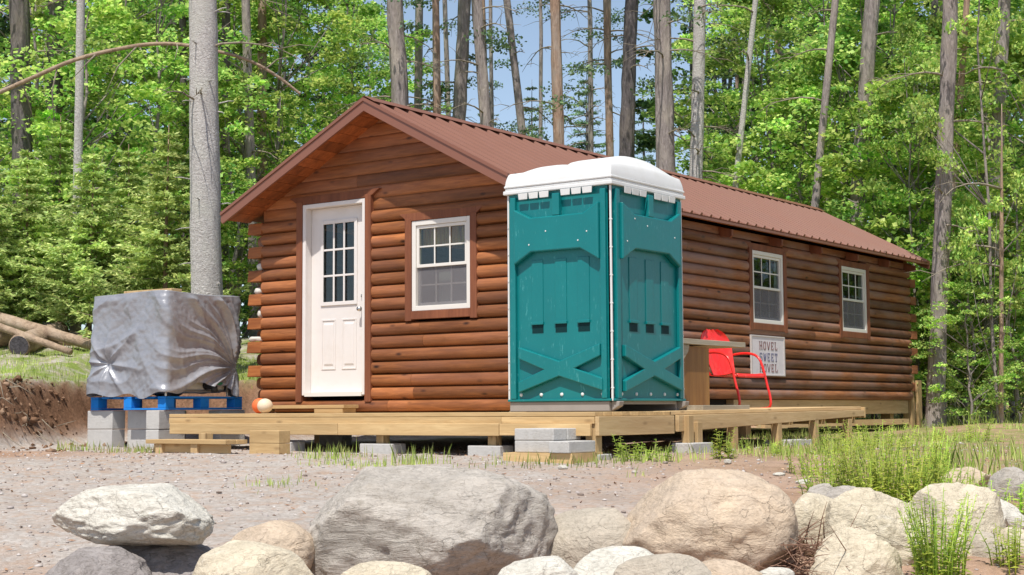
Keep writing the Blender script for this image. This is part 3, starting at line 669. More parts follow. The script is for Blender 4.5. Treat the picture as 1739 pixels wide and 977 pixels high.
# balls
def ball(name, lab, c, r, mat, sq=1):
    bm = bmesh.new(); bmesh.ops.create_uvsphere(bm, u_segments=28, v_segments=18, radius=r)
    for v in bm.verts: v.co.z *= sq
    me = bpy.data.meshes.new(name); bm.to_mesh(me); bm.free(); me.materials.append(G[mat]); me.polygons.foreach_set('use_smooth', [True]*len(me.polygons))
    o = bpy.data.objects.new(name, me); COL.objects.link(o); o.location = c; tag(o, lab, 'ball'); return o
p = at(450, 692, 14.95); ball('ball', 'cream coloured ball on the deck corner by the log ends', (p.x, p.y, DT+.076), .078, 'cream', .95)
p = at(440, 690, 15.12); ball('ball', 'orange ball tucked behind the cream ball on the deck', (p.x-.01, p.y+.02, DT+.078), .08, 'orange', .98)
# ------------------------------------------------------------------ portable toilet
TX0, TX1, TY0, TY1, TZ0, TZ1 = 3.869, 4.987, -.667, .575, -.04, 1.87
wc = thing('portable_toilet', 'teal portable toilet with white domed roof standing on the deck', 'portable toilet', ((TX0+TX1)/2, (TY0+TY1)/2, DT))
def panel(P, wd, outv):
    """one moulded wall. P(u,v,d): u across 0..1, v up 0..1, d outward metres"""
    H = TZ1-TZ0
    m = MB(); m.prism([P(0, 0, -.03), P(1, 0, -.03), P(1, 1, -.03), P(0, 1, -.03)], Vector(outv)*.03)
    pn = m.build('wall_panel', G['teal'], wc)
    def rel(poly, d, d0=.0006, nm='relief', mat='teal', inset=.0, bev=.006):
        mb = MB(); mb.prism([P(u, v, d0) for u, v in poly], Vector(outv)*(d-d0), inset=inset); return mb.build(nm, G[mat], pn, bevel=bev)
    rel([(.035, 0.012), (.085, .012), (.085, .985), (.035, .985)], .034, nm='stile'); rel([(.915, .012), (.965, .012), (.965, .985), (.915, .985)], .034, nm='stile')
    rel([(.087, .655), (.26, .712), (.74, .712), (.913, .655), (.913, .925), (.77, .878), (.25, .878), (.087, .925)], .062, nm='upper_panel', bev=.012)
    rel([(.465, .8795), (.535, .8795), (.535, .985), (.465, .985)], .050, nm='upper_mullion')
    for c in (.29, .52, .74): rel([(c-.055, .37), (c+.055, .37), (c+.055, .675), (c-.055, .675)], .007, nm='rib', bev=.005)
    for c in (.29, .52, .74):
        rel([(c-.055, .325), (c+.055, .325), (c+.055, .364), (c-.055, .364)], .003, nm='slot_shade', mat='teal_shade', bev=0)  # flat dark plate paints the pocket's shade, no real recess behind it
        rel([(c-.06, .365), (c+.06, .365), (c+.06, .378), (c-.06, .378)], .020, nm='slot_lip', bev=.003)
    X = [(.12, .205), (.12, .26), (.52, .188), (.91, .265), (.91, .208), (.67, .153), (.93, .105), (.93, .048), (.52, .118), (.12, .042), (.12, .094), (.37, .150)]
    rel(X, .050, nm='cross_brace', bev=.008)
    rel([(.0, .0), (1, 0), (1, .011), (0, .011)], .03, nm='bottom_rail', bev=.004)
    mb = MB()
    for c in (.12, .32, .52, .72, .91):
        q = Vector(P(c, .032, .0)); mb.tube([q, q+Vector(outv)*.008, q+Vector(outv)*.012], [.017, .015, .007], 12)
    rn = random.Random(int(wd*100))
    for k in range(14):
        q = Vector(P(.002 if k < 7 else .998, .06+.13*(k % 7), .0)); mb.tube([q, q+Vector(outv)*.014], [.008, .006], 8)
    mb.build('bolts', G['wplastic'], pn)
    mb = MB()
    for k in range(4):
        q = Vector(P(rn.uniform(.12, .85), rn.uniform(.72, .86), .0625)); mb.tube([q, q+Vector(outv)*.003], [.008, .006], 8)
    mb.build('rivets', G['wplastic'], pn)
    for a in (.135, .24, .345, .555, .66, .765):
        mb = MB(); mb.prism([P(a, .970, .040), P(a+.085, .970, .040), P(a+.09, .9995, .044), P(a-.005, .9995, .044)], Vector(outv)*.010)
        mb.build('vent_tab', G['wplastic'], pn, bevel=.003)
Hh = TZ1-TZ0; A = TX1-TX0; Bd = TY1-TY0
panel(lambda u, v, d: (TX0+u*A, TY0-d, TZ0+v*Hh), A, (0, -1, 0))
panel(lambda u, v, d: (TX1+d, TY0+u*Bd, TZ0+v*Hh), Bd, (1, 0, 0))
for nm, b in (('wall_panel', (TX0, TX0+.03, TY0+.031, TY1-.031, TZ0, TZ1)), ('wall_panel', (TX0, TX1-.031, TY1-.03, TY1, TZ0, TZ1))): MB().box(*b).build(nm, G['teal'], wc, bevel=.004)
for x, y in ((TX0, TY0), (TX1, TY0), (TX1, TY1), (TX0, TY1)):
    m = MB(); m.box(x-.009, x+.009, y-.009, y+.009, TZ0, TZ1); m.build('corner_strip', G['wplastic'], wc, bevel=.004)
# roof with stepped rim and two swelling lobes
def toilet_roof():
    m = MB()
    o1 = .038
    for a, z0, z1 in ((o1, TZ1+.002, TZ1+.04), (o1-.014, TZ1+.04, TZ1+.064), (o1-.006, TZ1+.064, TZ1+.088)):
        m.box(TX0-a, TX1+a, TY0-a, TY1+a, z0, z1-.0005)
    r = m.build('roof', G['wplastic'], wc, bevel=.008)
    n = 56; V = []; F = []; cx, cy = (TX0+TX1)/2, (TY0+TY1)/2; hx, hy = A/2+.022, Bd/2+.022
    for i in range(n+1):
        for j in range(n+1):
            u = math.sin((-1+2*i/n)*math.pi/2); v = math.sin((-1+2*j/n)*math.pi/2)
            e = 1-max(abs(u), abs(v))
            skirt = .115*min(1, (e/.045))**.55
            barrel_x = max(0, 1-abs(v)**2.3)                       # barrel vault along x, arched ends
            lob_r = sm(-.22, .06, u); lob_l = 1-sm(-.26, -.06, u)
            hh = .132*barrel_x*(lob_r*(1-.25*sm(.86, 1, u))+lob_l*.86*(1-.55*sm(-.5, -1, u)))*(1-.5*math.exp(-((u+.10)/.10)**2))
            crown = hh*sm(.0, .30, 1-abs(v))*sm(-.03, .26, 1-abs(u))
            V.append((cx+u*hx, cy+v*hy, TZ1+.0875+skirt+crown))
    for i in range(n):
        for j in range(n): F.append((i*(n+1)+j, (i+1)*(n+1)+j, (i+1)*(n+1)+j+1, i*(n+1)+j+1))
    m = MB(); m.add(V, F); m.build('dome', G['wplastic'], r, smooth=True)
toilet_roof()
MB().box(TX0+.01, TX1-.03, TY1-.09, TY1-.01, DT+.003, TZ0-.002).build('skid', G['skid'], wc, bevel=.008)
sk = MB().box(TX0+.01, TX1-.03, TY0-.012, TY0+.07, DT+.003, TZ0-.002).build('skid', G['skid'], wc, bevel=.008)
for y in (TY0+.02, TY1-.06):
    MB().prism([(TX1-.03, y, TZ0-.003), (TX1+.06, y, TZ0-.003), (TX1+.05, y, TZ0-.045), (TX1-.03, y, DT+.004)], (0, .075, 0)).build('skid_toe', G['skid'], sk, bevel=.006)
MB().box(TX0+.02, TX1-.02, TY0+.08, TY1-.1, TZ0-.03, TZ0-.001).build('base_tray', G['skid'], wc)
# ------------------------------------------------------------------ table stand, plank, chair, sign
q0 = at_axis(1163, 630, 0, 4.45); q1 = at_axis(1206, 630, 0, 4.45)
tb = thing('side_table', 'amber board side table with grey plank top beside the toilet', 'table', (4.45, q1.y-.2, DT))
ytop1 = at_axis(1259, 577, 0, 4.45).y; ty = q1.y
MB().box(4.10, 4.44, ty-.62, ty, DT+.002, DT+.66).build('side_board', G['plywood'], tb, bevel=.004)
MB().box(4.05, 4.50, ty-.75, ytop1, DT+.68, DT+.735).build('table_top', G['lumber_grey'], tb, bevel=.004)
MB().prism([(4.455, ty-.62, DT+.50), (4.455, ty-.50, DT+.60), (4.455, ty-.47, DT+.678), (4.455, ty-.62, DT+.678)], (.02, 0, 0)).build('bracket', G['lumber_grey'], tb, bevel=.004)
pl = MB(); yb = at_axis(1258, 687, 0, 5.0).y; pl.box(4.9, 5.1, .75, yb, DT+.006, DT+.055); o = pl.build('plank', G['lumber_grey'], None, bevel=.004, base=(5.0, 1.6, DT)); tag(o, 'loose grey plank lying flat on the deck edge beside the toilet', 'plank')
def red_chair():
    c = at_axis(1243, 630, 0, 4.02); z = DT+.003
    ch = thing('lawn_chair', 'red metal lawn chair with shell back on the side deck', 'chair', (c.x, c.y, z))
    # local: a = forward (+x, turned slightly to the camera), b = sideways (+y)
    ang = math.radians(-13); fa = Vector((math.cos(ang), math.sin(ang), 0)); sa = Vector((-math.sin(ang), math.cos(ang), 0)); o = Vector((c.x, c.y, z))
    Q = lambda f, s, h: o+fa*f+sa*s+Vector((0, 0, h))
    # shell back: curved grid, scalloped top, narrowing towards the seat
    V = []; F = []; nu, nv = 16, 22
    for side in (0, 1):
        for j in range(nv+1):
            v = j/nv
            for i in range(nu+1):
                u = -1+2*i/nu
                wd = (.19+.07*min(1, v*1.5)) if v < .66 else .26*math.sqrt(max(0, 1-((v-.66)/.36)**2))
                h = .40+.52*v + .015*abs(math.sin(u*math.pi*2.5))*sm(.7, 1, v)
                f = -.17-.17*v+.05*(u*u)+.008*math.cos(u*math.pi*4) - (.006 if side else 0)
                V.append(Q(f, u*wd, h))
    k = (nu+1)*(nv+1)
    for j in range(nv):
        for i in range(nu):
            a = j*(nu+1)+i; F.append((a, a+1, a+nu+2, a+nu+1)); a += k; F.append((a, a+nu+1, a+nu+2, a+1))
    m = MB(); m.add(V, F); m.build('backrest', G['red'], ch, smooth=True)
    V = []; F = []; n = 14
    prof = [(-.19, .415), (-.16, .395), (-.05, .385), (.1, .395), (.22, .41), (.27, .405), (.285, .385), (.283, .365)]
    for f, h in prof:
        for i in range(n+1):
            u = -1+2*i/n; V.append(Q(f, u*.235, h-.014*(1-u*u)*(1 if f < .26 else .3)))
    for j in range(len(prof)-1):
        for i in range(n): a = j*(n+1)+i; F.append((a, a+1, a+n+2, a+n+1))
    m = MB(); m.add(V, F); so2 = m.build('seat', G['red'], ch, smooth=True); sm_ = so2.modifiers.new('thick', 'SOLIDIFY'); sm_.thickness = .006
    def smooth_path(ps, it=2):
        for _ in range(it):
            r = [ps[0]]
            for p, q in zip(ps, ps[1:]): r += [p*.75+q*.25, p*.25+q*.75]
            ps = r+[ps[-1]]
        return ps
    for s in (-1, 1):
        ps = [Q(-.27, s*.255, .60), Q(-.2, s*.262, .645), Q(.02, s*.268, .655), Q(.17, s*.268, .61), Q(.235, s*.268, .47), Q(.28, s*.268, .30), Q(.335, s*.268, .13), Q(.33, s*.268, .03), Q(.24, s*.268, .016), Q(-.1, s*.268, .016), Q(-.28, s*.26, .016), Q(-.34, s*.12, .016), Q(-.35, 0, .016)]
        m = MB(); m.tube(smooth_path(ps), .0145, 10); m.build('arm_tube', G['red'], ch, smooth=True)
    m = MB(); m.tube([Q(.255, -.268, .385), Q(.255, .268, .385)], .012, 8); m.tube([Q(-.14, -.20, .40), Q(-.27, -.255, .60)], .008, 8); m.tube([Q(-.14, .20, .40), Q(-.27, .255, .60)], .008, 8); m.build('cross_bar', G['red'], ch, smooth=True)
red_chair()
SY0, SY1, SZ0, SZ1 = 4.91, 5.85, .295, .80
sg = thing('wall_sign', 'white HOVEL SWEET HOVEL sign hung on the logs under window', 'sign', (W+.05, (SY0+SY1)/2, SZ0))
MB().box(W+.047, W+.062, SY0+.01, SY1-.01, SZ0+.01, SZ1-.01).build('board', G['signboard'], sg)
m = MB()
for a in ((SY0, SY0+.03, SZ0, SZ1), (SY1-.03, SY1, SZ0, SZ1), (SY0+.03, SY1-.03, SZ0, SZ0+.018), (SY0+.03, SY1-.03, SZ1-.018, SZ1)): m.box(W+.0465, W+.07, a[0], a[1], a[2], a[3])
m.build('frame', G['signframe'], sg, bevel=.003)
ST = {'H': [(0,0,.26,1),(.74,0,1,1),(.26,.43,.74,.57),(-.06,0,.34,.08),(.66,0,1.06,.08),(-.06,.92,.34,1),(.66,.92,1.06,1)],
 'O': [(0,.12,.26,.88),(.74,.12,1,.88),(.14,0,.86,.13),(.14,.87,.86,1)],
 'E': [(.08,0,.34,1),(.34,0,1,.12),(.34,.44,.78,.57),(.34,.88,1,1),(.86,.12,1,.28),(.86,.72,1,.88)],
 'L': [(.1,0,.36,1),(.36,0,1,.12),(.84,.12,1,.34),(-.02,.92,.5,1)],
 'T': [(.37,0,.63,1),(0,.88,.37,1),(.63,.88,1,1),(0,.7,.13,.88),(.87,.7,1,.88),(.24,0,.76,.08)],
 'S': [(.1,.87,.9,1),(0,.56,.24,.88),(.1,.44,.9,.56),(.76,.12,1,.45),(.1,0,.9,.13),(.84,.74,1,.88),(0,.13,.16,.28)]}
def letter(ch, y0, z0, wd, ht, mat):
    m = MB(); X = W+.0625
    if ch in ST:
        for a, b, c_, d in ST[ch]: m.prism([(X, y0+a*wd, z0+b*ht), (X, y0+c_*wd, z0+b*ht), (X, y0+c_*wd, z0+d*ht), (X, y0+a*wd, z0+d*ht)], (.003, 0, 0))
    else:
        ps = [[(0,1),(.5,0)],[(1,1),(.5,0)]] if ch == 'V' else [[(0,1),(.25,0)],[(.5,.9),(.25,0)],[(.5,.9),(.75,0)],[(1,1),(.75,0)]]
        t = .13 if ch == 'V' else .09
        for (a, b), (c_, d) in ps: m.prism([(X, y0+(a-t)*wd, z0+b*ht), (X, y0+(c_-t)*wd, z0+d*ht), (X, y0+(c_+t)*wd, z0+d*ht), (X, y0+(a+t)*wd, z0+b*ht)], (.003, 0, 0))
    m.build('letter', mat, sg)
SW, SH = SY1-SY0, SZ1-SZ0
for word, top, mt in (('HOVEL', .865, 'ink1'), ('SWEET', .58, 'ink2'), ('HOVEL', .31, 'ink1')):
    for k, ch in enumerate(word): letter(ch, SY0+SW*(.245+.112*k), SZ0+SH*(top-.215), SW*.078, SH*.205, G[mt])
# ------------------------------------------------------------------ tarp-covered tank on a blue pallet and concrete blocks
tc_ = at(281, 700, 15.9); TANG = YAW+math.radians(57.0)
ex_ = Vector((math.cos(TANG), math.sin(TANG), 0)); ey_ = Vector((-math.sin(TANG), math.cos(TANG), 0))   # right face runs along ex_, left face along ey_
LX, LY = 1.05, 1.09; PX, PY = 1.17, 1.16
org = Vector((tc_.x, tc_.y, 0)); rotT = Matrix.Rotation(TANG, 3, 'Z'); zg = hgt(org.x, org.y)
Tq = lambda a, b, z: org+ex_*a+ey_*b+Vector((0, 0, z))
PZ0 = zg+.40; PZ1 = PZ0+.145
bl = 0
names_ = {(0, 0): 'front corner', (1, 0): 'right corner', (0, 1): 'left corner', (1, 1): 'rear corner'}
for (i, j), nm in names_.items():
    for lv in (0, 1):
        c = Tq(.12+i*(PX-.24), .12+j*(PY-.24), zg-.01+lv*.205)
        ob = block('cinder_block', f'{"upper" if lv else "lower"} grey cinder block under the {nm} of the blue pallet', c, (.39, .19, .2), TANG+(math.pi/2 if (j == 1) else 0)+.02*lv, group='cinder blocks under the pallet')
for lv in (0, 1):
    block('cinder_block', f'{"upper" if lv else "lower"} shaded cinder block in the middle of the left side under the blue pallet', Tq(.26, PY/2-.02, zg-.01+lv*.205), (.39, .19, .2), TANG+math.pi/2, group='cinder blocks under the pallet')
pal = thing('blue_pallet', 'blue painted wooden pallet under the tarp covered tank', 'pallet', Tq(PX/2, PY/2, PZ0))
def pb(name, a0, a1, b0, b1, z0, z1): MB().obox(Tq((a0+a1)/2, (b0+b1)/2, (z0+z1)/2), (a1-a0, b1-b0, z1-z0), rotT).build(name, G['blue'], pal, bevel=.004)
def pboards(name, lst):
    mb = MB()
    for a0, a1, b0, b1, z0, z1 in lst: mb.obox(Tq((a0+a1)/2, (b0+b1)/2, (z0+z1)/2), (a1-a0, b1-b0, z1-z0), rotT)
    mb.build(name, G['blue'], pal, bevel=.003)
pboards('top_deck', [(0, PX, .0+k*(PY-.12)/6, .12+k*(PY-.12)/6, PZ1-.022, PZ1) for k in range(7)])
pboards('bottom_deck', [(0, PX, q, q+.12, PZ0, PZ0+.022) for q in (0, PY/2-.06, PY-.12)]+[(q, q+.12, .1225, PY/2-.0625, PZ0+.0005, PZ0+.0215) for q in (0, PX-.12)])
for i in range(3):
    for j in range(3): pb('block', i*(PX-.13)/2+.001, i*(PX-.13)/2+.13, j*(PY-.12)/2+.001, j*(PY-.12)/2+.119, PZ0+.023, PZ1-.023)
tank = thing('water_tank', 'caged water tank hidden under the silver tarp with outlet valve showing', 'tank', Tq(LX/2, LY/2, PZ1))
MB().obox(Tq(LX/2, LY/2, PZ1+.54), (LX-.14, LY-.14, 1.0), rotT).build('bottle', G['tank'], tank, bevel=.05)
m = MB()
for a in (.06, LX-.06):
    for b in (.06, LY-.06): m.tube([Tq(a, b, PZ1+.003), Tq(a, b, PZ1+1.08)], .014, 8)
m.tube([Tq(.06, .06, PZ1+.06), Tq(LX-.06, .06, PZ1+.06)], .01, 8); m.build('cage', G['metal'], tank)
v0 = Tq(LX*.62, .06, PZ1+.12)
m = MB(); m.tube([v0, v0-ey_*.08, v0-ey_*.13-Vector((0, 0, .02)), v0-ey_*.14-Vector((0, 0, .075))], [.045, .045, .04, .035], 12); vv = m.build('valve', G['black'], tank, smooth=True)
m = MB(); m.obox(v0-ey_*.10+ex_*.09+Vector((0, 0, .02)), (.12, .03, .03), rotT); m.build('valve_lever', G['greenplastic'], vv, bevel=.004)
def tarp():
    rc = .06; pts = []
    def side(a, b, n):  return [(a[0]+(b[0]-a[0])*k/n, a[1]+(b[1]-a[1])*k/n) for k in range(n)]
    o = .02
    cs = [(-o, LY+o), (-o, -o), (LX+o, -o), (LX+o, LY+o)]
    def rcorner(c, pa, pb, n=7):
        c = Vector(c); pa = Vector(pa); pb = Vector(pb); a = c+(pa-c).normalized()*rc; b = c+(pb-c).normalized()*rc
        return [tuple(a*(1-t)**2+c*2*t*(1-t)+b*t*t) for t in [k/n for k in range(n+1)]]
    ring = []
    for k in range(4):
        c = cs[k]; pv = cs[(k-1) % 4]; nx = cs[(k+1) % 4]; ring += rcorner(c, pv, nx)
        a = Vector(c)+(Vector(nx)-Vector(c)).normalized()*rc; b = Vector(nx)-(Vector(nx)-Vector(c)).normalized()*rc
        n = 110 if k < 2 else 20
        ring += [tuple(a+(b-a)*q/n) for q in range(1, n)]
    # arc length from the left corner
    wl = [0]
    for p, q in zip(ring, ring[1:]): wl.append(wl[-1]+(Vector(q)-Vector(p)).length)
    ctr = Vector((LX/2, LY/2)); nr = len(ring); V = []; F = []; H0 = PZ1+1.13; nh = 110
    A_ = LY
    rr = random.Random(3)
    for j in range(nh+1):
        for i, (a, b) in enumerate(ring):
            wq = wl[i]; v = j/nh
            hem = .03+.03*math.sin(wq*5+.5)+.025*math.sin(wq*13)+.10*sm(1.32, 1.75, wq)*(1-sm(2.0, 2.2, wq)) - .045*(1-sm(0, .9, wq))
            hv = (PZ1+hem)*(1-v)+H0*v; h = hv-PZ1
            d = Vector((a, b))-ctr
            k_ = 8.0
            nd = Vector((math.copysign(abs(d.x/(LX/2))**k_, d.x), math.copysign(abs(d.y/(LY/2))**k_, d.y))).normalized()
            # creases radiating from two gathers, long diagonal folds and small wrinkles
            e1 = Vector((wq-.28, h-.36)); r1 = e1.length; t1 = math.atan2(e1.y, e1.x)
            e2 = Vector((wq-2.2, h-.33)); r2 = e2.length; t2 = math.atan2(e2.y, e2.x)
            rid = lambda q: (1-abs(math.sin(q)))**1.6
            dis = .050*rid(4*t1+.5)*math.exp(-r1/.38)*min(1, r1/.10) - .05*math.exp(-(r1/.08)**2)
            wv_ = t2+.10*math.sin(r2*5)
            dis += (.060*rid(8.5*wv_)+.030*rid(15*wv_+.7))*math.exp(-r2/1.5)*min(1, r2/.22)*sm(.75, 1.3, wq)
            dis += .035*rid((wq*.75+h*.62)*9.5+1.2*math.sin(h*3.1+wq))*sm(.45, .9, wq)*(.25+.75*v)
            dis += .020*rid((wq*.3-h*.8)*9+1.5*noise.noise(Vector((wq*2, h*2, 3))))*(1-sm(.6, 1.0, wq))
            dis += .022*noise.noise(Vector((wq*1.8, h*2.4, 5)))+.010*abs(noise.noise(Vector((wq*7, h*8, 1))))+.004*noise.noise(Vector((wq*20, h*20, 2)))
            dis += .05*(1-v)**2*(1-sm(0, .5, wq)) + .018*(1-v)*math.sin(wq*8)
            dis *= (1-.6*sm(.93, 1, v))
            p = Vector((a, b))+nd*(.012+dis)
            sag = -.022*sm(.2, .0, 1-v)*(1+math.sin(wq*4+1))*.5
            V.append(Tq(p.x, p.y, hv+sag))
    for j in range(nh):
        for i in range(nr): F.append((j*nr+i, j*nr+(i+1) % nr, (j+1)*nr+(i+1) % nr, (j+1)*nr+i))
    base_i = nh*nr; nring = 8
    for q in range(1, nring+1):
        f = 1-q/nring
        for i, (a, b) in enumerate(ring):
            p0 = V[base_i+i]; c0 = Tq(LX/2, LY/2, H0+.0)
            p = c0+(p0-c0)*f; p.z += .012*math.sin(q)+.02*noise.noise(Vector((p.x*4, p.y*4, 0)))*(1-f)
            V.append(p)
    for q in range(nring):
        o0 = base_i+q*nr; o1_ = o0+nr
        for i in range(nr): F.append((o0+i, o0+(i+1) % nr, o1_+(i+1) % nr, o1_+i))
    m = MB(); m.add(V, F); ob = m.build('tarp', G['tarp'], None, smooth=True, base=Tq(LX/2, LY/2, PZ1)); tag(ob, 'crumpled silver grey tarp draped over the tank', 'tarp')
tarp()
pa = Tq(.35, .88, PZ1+1.155)
o = MB().obox(Tq(.42, .66, PZ1+1.172), (.16, .75, .032), rotT).build('board', G['lumber_y'], None, bevel=.004, base=Tq(.42, .66, PZ1+1.16)); tag(o, 'tan board lying on top of the silver tarp', 'board')
# ------------------------------------------------------------------ boulders
def boulder(label, u, v, wpx, hpx, depth, mat, seed, deep=.75, tilt=0, block_=2.3, cuts=9, rough=1.0, flat_top=None, down=0, name='boulder', cutd=(.72, .95), group='boulders along the bank', planes=(), emb=.35):
    v0_ = v-hpx/2; hpx = hpx*(1+emb); v = v0_+hpx/2; c = at(u, v, depth); k = depth/FPX; rx, rz = wpx*k/2, hpx*k/2; rz2 = rz+down*k/2; ry = rx*deep
    bm = bmesh.new(); bmesh.ops.create_icosphere(bm, subdivisions=6 if wpx > 120 else 5, radius=1)
    rn = random.Random(seed); pls = []
    for _ in range(cuts):
        n = Vector((rn.uniform(-1, 1), rn.uniform(-1, .6), rn.uniform(-.35, .9))).normalized(); pls.append((n, rn.uniform(*cutd)))
    pls += [(Vector(a).normalized(), d_) for a, d_ in planes]
    off = Vector((seed*7.3, seed*3.1, 0))
    for vt in bm.verts:
        n = vt.co.normalized(); p = n/((abs(n.x)**block_+abs(n.y)**block_+abs(n.z)**block_)**(1/block_))
        r = 1+.12*noise.noise(n*1.2+off)+rough*(.075*noise.noise(n*2.7+off)+.03*noise.noise(n*6+off)); p *= r
        for m_, d in pls:
            e = p.dot(m_)-d
            if e > 0: p -= m_*e*.86
        q = rough*(.022*noise.noise(p*7+off)+.014*noise.noise(p*15+off)+.007*noise.noise(p*32+off)+.02*abs(noise.noise(p*4.2+off*2))); q += rough*.030*(.35-abs(noise.noise(p*3.3+off*1.7)))*.9; p += n*q
        vt.co = p
    xs = [q.co.x for q in bm.verts]; zs = [q.co.z for q in bm.verts]; x0, x1, z0, z1 = min(xs), max(xs), min(zs), max(zs)
    ct, sn = math.cos(math.radians(tilt)), math.sin(math.radians(tilt))
    for vt in bm.verts:
        x = (2*(vt.co.x-x0)/(x1-x0)-1); z = (2*(vt.co.z-z0)/(z1-z0)-1)
        X, Z = x*rx, (z*rz if z > 0 else z*rz2*(1 if not down else 1))
        vt.co = Vector((X*ct-Z*sn, vt.co.y*ry, X*sn+Z*ct))
    me = bpy.data.meshes.new(name); bm.to_mesh(me); bm.free(); me.materials.append(G[mat]); me.polygons.foreach_set('use_smooth', [True]*len(me.polygons))
    o = bpy.data.objects.new(name, me); COL.objects.link(o); o.location = c; o.rotation_euler.z = YAW; return tag(o, label, 'boulder' if name == 'boulder' else 'rock', group)
boulder('flat white slab boulder balanced on dark rock at left', 229, 877, 276, 112, 7.3, 'rock_white', 11, .7, -3, 3.2, 8, 1.1, emb=0, planes=[((-.55, 0, -.8), .78), ((.75, -.1, .65), .82), ((.1, -.2, -1), .75)])
boulder('dark shaded rock beneath the balanced white slab', 285, 975, 330, 125, 7.35, 'rock_dark', 5, .7, 0, 2.6, 10, 1.4)
boulder('low purplish grey rock at the bottom left corner', 160, 985, 200, 110, 6.9, 'rock_dark', 8, .8, 5, 2.4, 8, 1.2)
boulder('largest grey boulder with streaked face and broken right side', 726, 905, 446, 222, 7.5, 'rock_grey', 41, .75, 0, 3.4, 5, 1.3, emb=.45, cutd=(.9, 1.05), planes=[((0, -.1, 1), .80), ((-.75, -.1, .62), .93), ((.5, -.62, -.6), .62), ((.8, -.5, .1), .85), ((.15, -.75, .6), .9), ((-.2, -.9, -.1), .88)])
boulder('peach coloured rounded rock left of the largest grey boulder', 455, 930, 180, 85, 7.25, 'rock_tan', 14, .8, 10, 2.2, 4, .4)
boulder('pale cream sloping boulder at the bottom left of centre', 440, 985, 235, 125, 6.7, 'rock_cream', 15, .8, -14, 2.2, 6, .5)
boulder('pale flat boulder poking in below the largest grey boulder', 655, 990, 165, 74, 6.5, 'rock_cream', 16, .8, 0, 2.2, 5, .5)
boulder('smooth dun boulder between the two biggest boulders', 1010, 925, 205, 130, 7.7, 'rock_smooth', 17, .9, -3, 2.1, 2, .15)
boulder('big rounded tan boulder with rusty stains right of centre', 1199, 880, 304, 168, 7.6, 'rock_tan', 24, .8, 0, 2.4, 4, .7, cutd=(.85, 1), planes=[((-.8, -.1, .55), .78), ((.6, -.3, -.7), .85)])
boulder('speckled off white boulder in the bottom row left of centre right', 915, 985, 150, 80, 6.6, 'rock_white', 20, .8, 0, 2.3, 6, .7)
boulder('bluish white boulder in the bottom row below the dun one', 1045, 972, 185, 90, 6.75, 'rock_white', 21, .8, 4, 2.2, 5, .5)
boulder('grey brown boulder overlapping the bluish white one', 1125, 978, 170, 76, 6.5, 'rock_smooth', 22, .8, 0, 2.2, 5, .4)
boulder('small tan rock below the big rounded tan boulder', 1235, 975, 120, 50, 6.7, 'rock_tan', 23, .8, 0, 2.2, 4, .5)
boulder('little white rock at the bottom edge right of the tan rock', 1315, 976, 70, 26, 6.7, 'rock_white', 25, .8, 0, 2.2, 4, .5)
boulder('pale angular rock with a flat top beside the tan boulder', 1386, 880, 124, 86, 7.9, 'rock_cream', 26, .8, 4, 2.8, 10, .5)
boulder('creamy yellow boulder with wrinkled face at right', 1484, 902, 196, 150, 7.75, 'rock_cream', 27, .85, 0, 2.3, 9, 1.1)
boulder('long cream rock sloping down in front of the wrinkled boulder', 1455, 958, 150, 110, 7.2, 'rock_cream', 28, .8, -32, 2.3, 6, .9)
boulder('humped grey cream boulder behind the tall weed at right', 1622, 892, 184, 146, 8.0, 'rock_cream', 29, .8, -12, 2.2, 8, .8)
boulder('small grey cream rock at the foot of the humped boulder', 1672, 942, 80, 80, 7.8, 'rock_smooth', 30, .8, 0, 2.2, 5, .7)
boulder('weathered grey rock half hidden in weeds behind the yellow boulder', 1430, 848, 92, 46, 8.5, 'rock_grey', 31, .8, 6, 2.4, 7, 1)
boulder('whitish flat stone in the weeds at far right', 1638, 812, 88, 38, 10.2, 'rock_tan', 32, .8, 0, 2.3, 6, .8)
boulder('broken white stone by the right edge among weeds', 1696, 872, 84, 52, 8.6, 'rock_white', 33, .8, -20, 2.5, 9, 1)
boulder('small white stone at the right edge', 1730, 884, 44, 28, 8.4, 'rock_white', 35, .8, 0, 2.3, 6, .8)
boulder('grey rock under weeds at the upper right edge', 1714, 824, 84, 62, 9.6, 'rock_grey', 36, .8, 0, 2.3, 6, .8)
boulder('pale cream rock at the right edge below the broken white stone', 1730, 935, 96, 80, 7.9, 'rock_cream', 38, .8, 0, 2.3, 6, .8)
boulder('rough low grey rock behind the pale flat topped rock', 1400, 838, 60, 34, 8.8, 'rock_grey', 37, .8, 0, 2.3, 7, 1)
for k, (u, v, wp, hp, d, lab) in enumerate(((1323, 805, 22, 6, 11.0, 'thin white chip of stone on the red soil'), (1364, 818, 26, 8, 10.4, 'long white chip of stone on the red soil near the weeds'), (1236, 783, 14, 6, 12, 'small white chip of stone below the concrete pad'), (956, 793, 18, 6, 11.5, 'white chip of stone on the dirt below the step stack'), (386, 838, 24, 18, 12.4, 'pale stone at the foot of the dirt bank'))):
    c = at(u, v, d); boulder(lab, u, v, wp, hp, d, 'rock_white', 50+k, .8, 0, 2.3, 5, .8, name='stone', group=None)
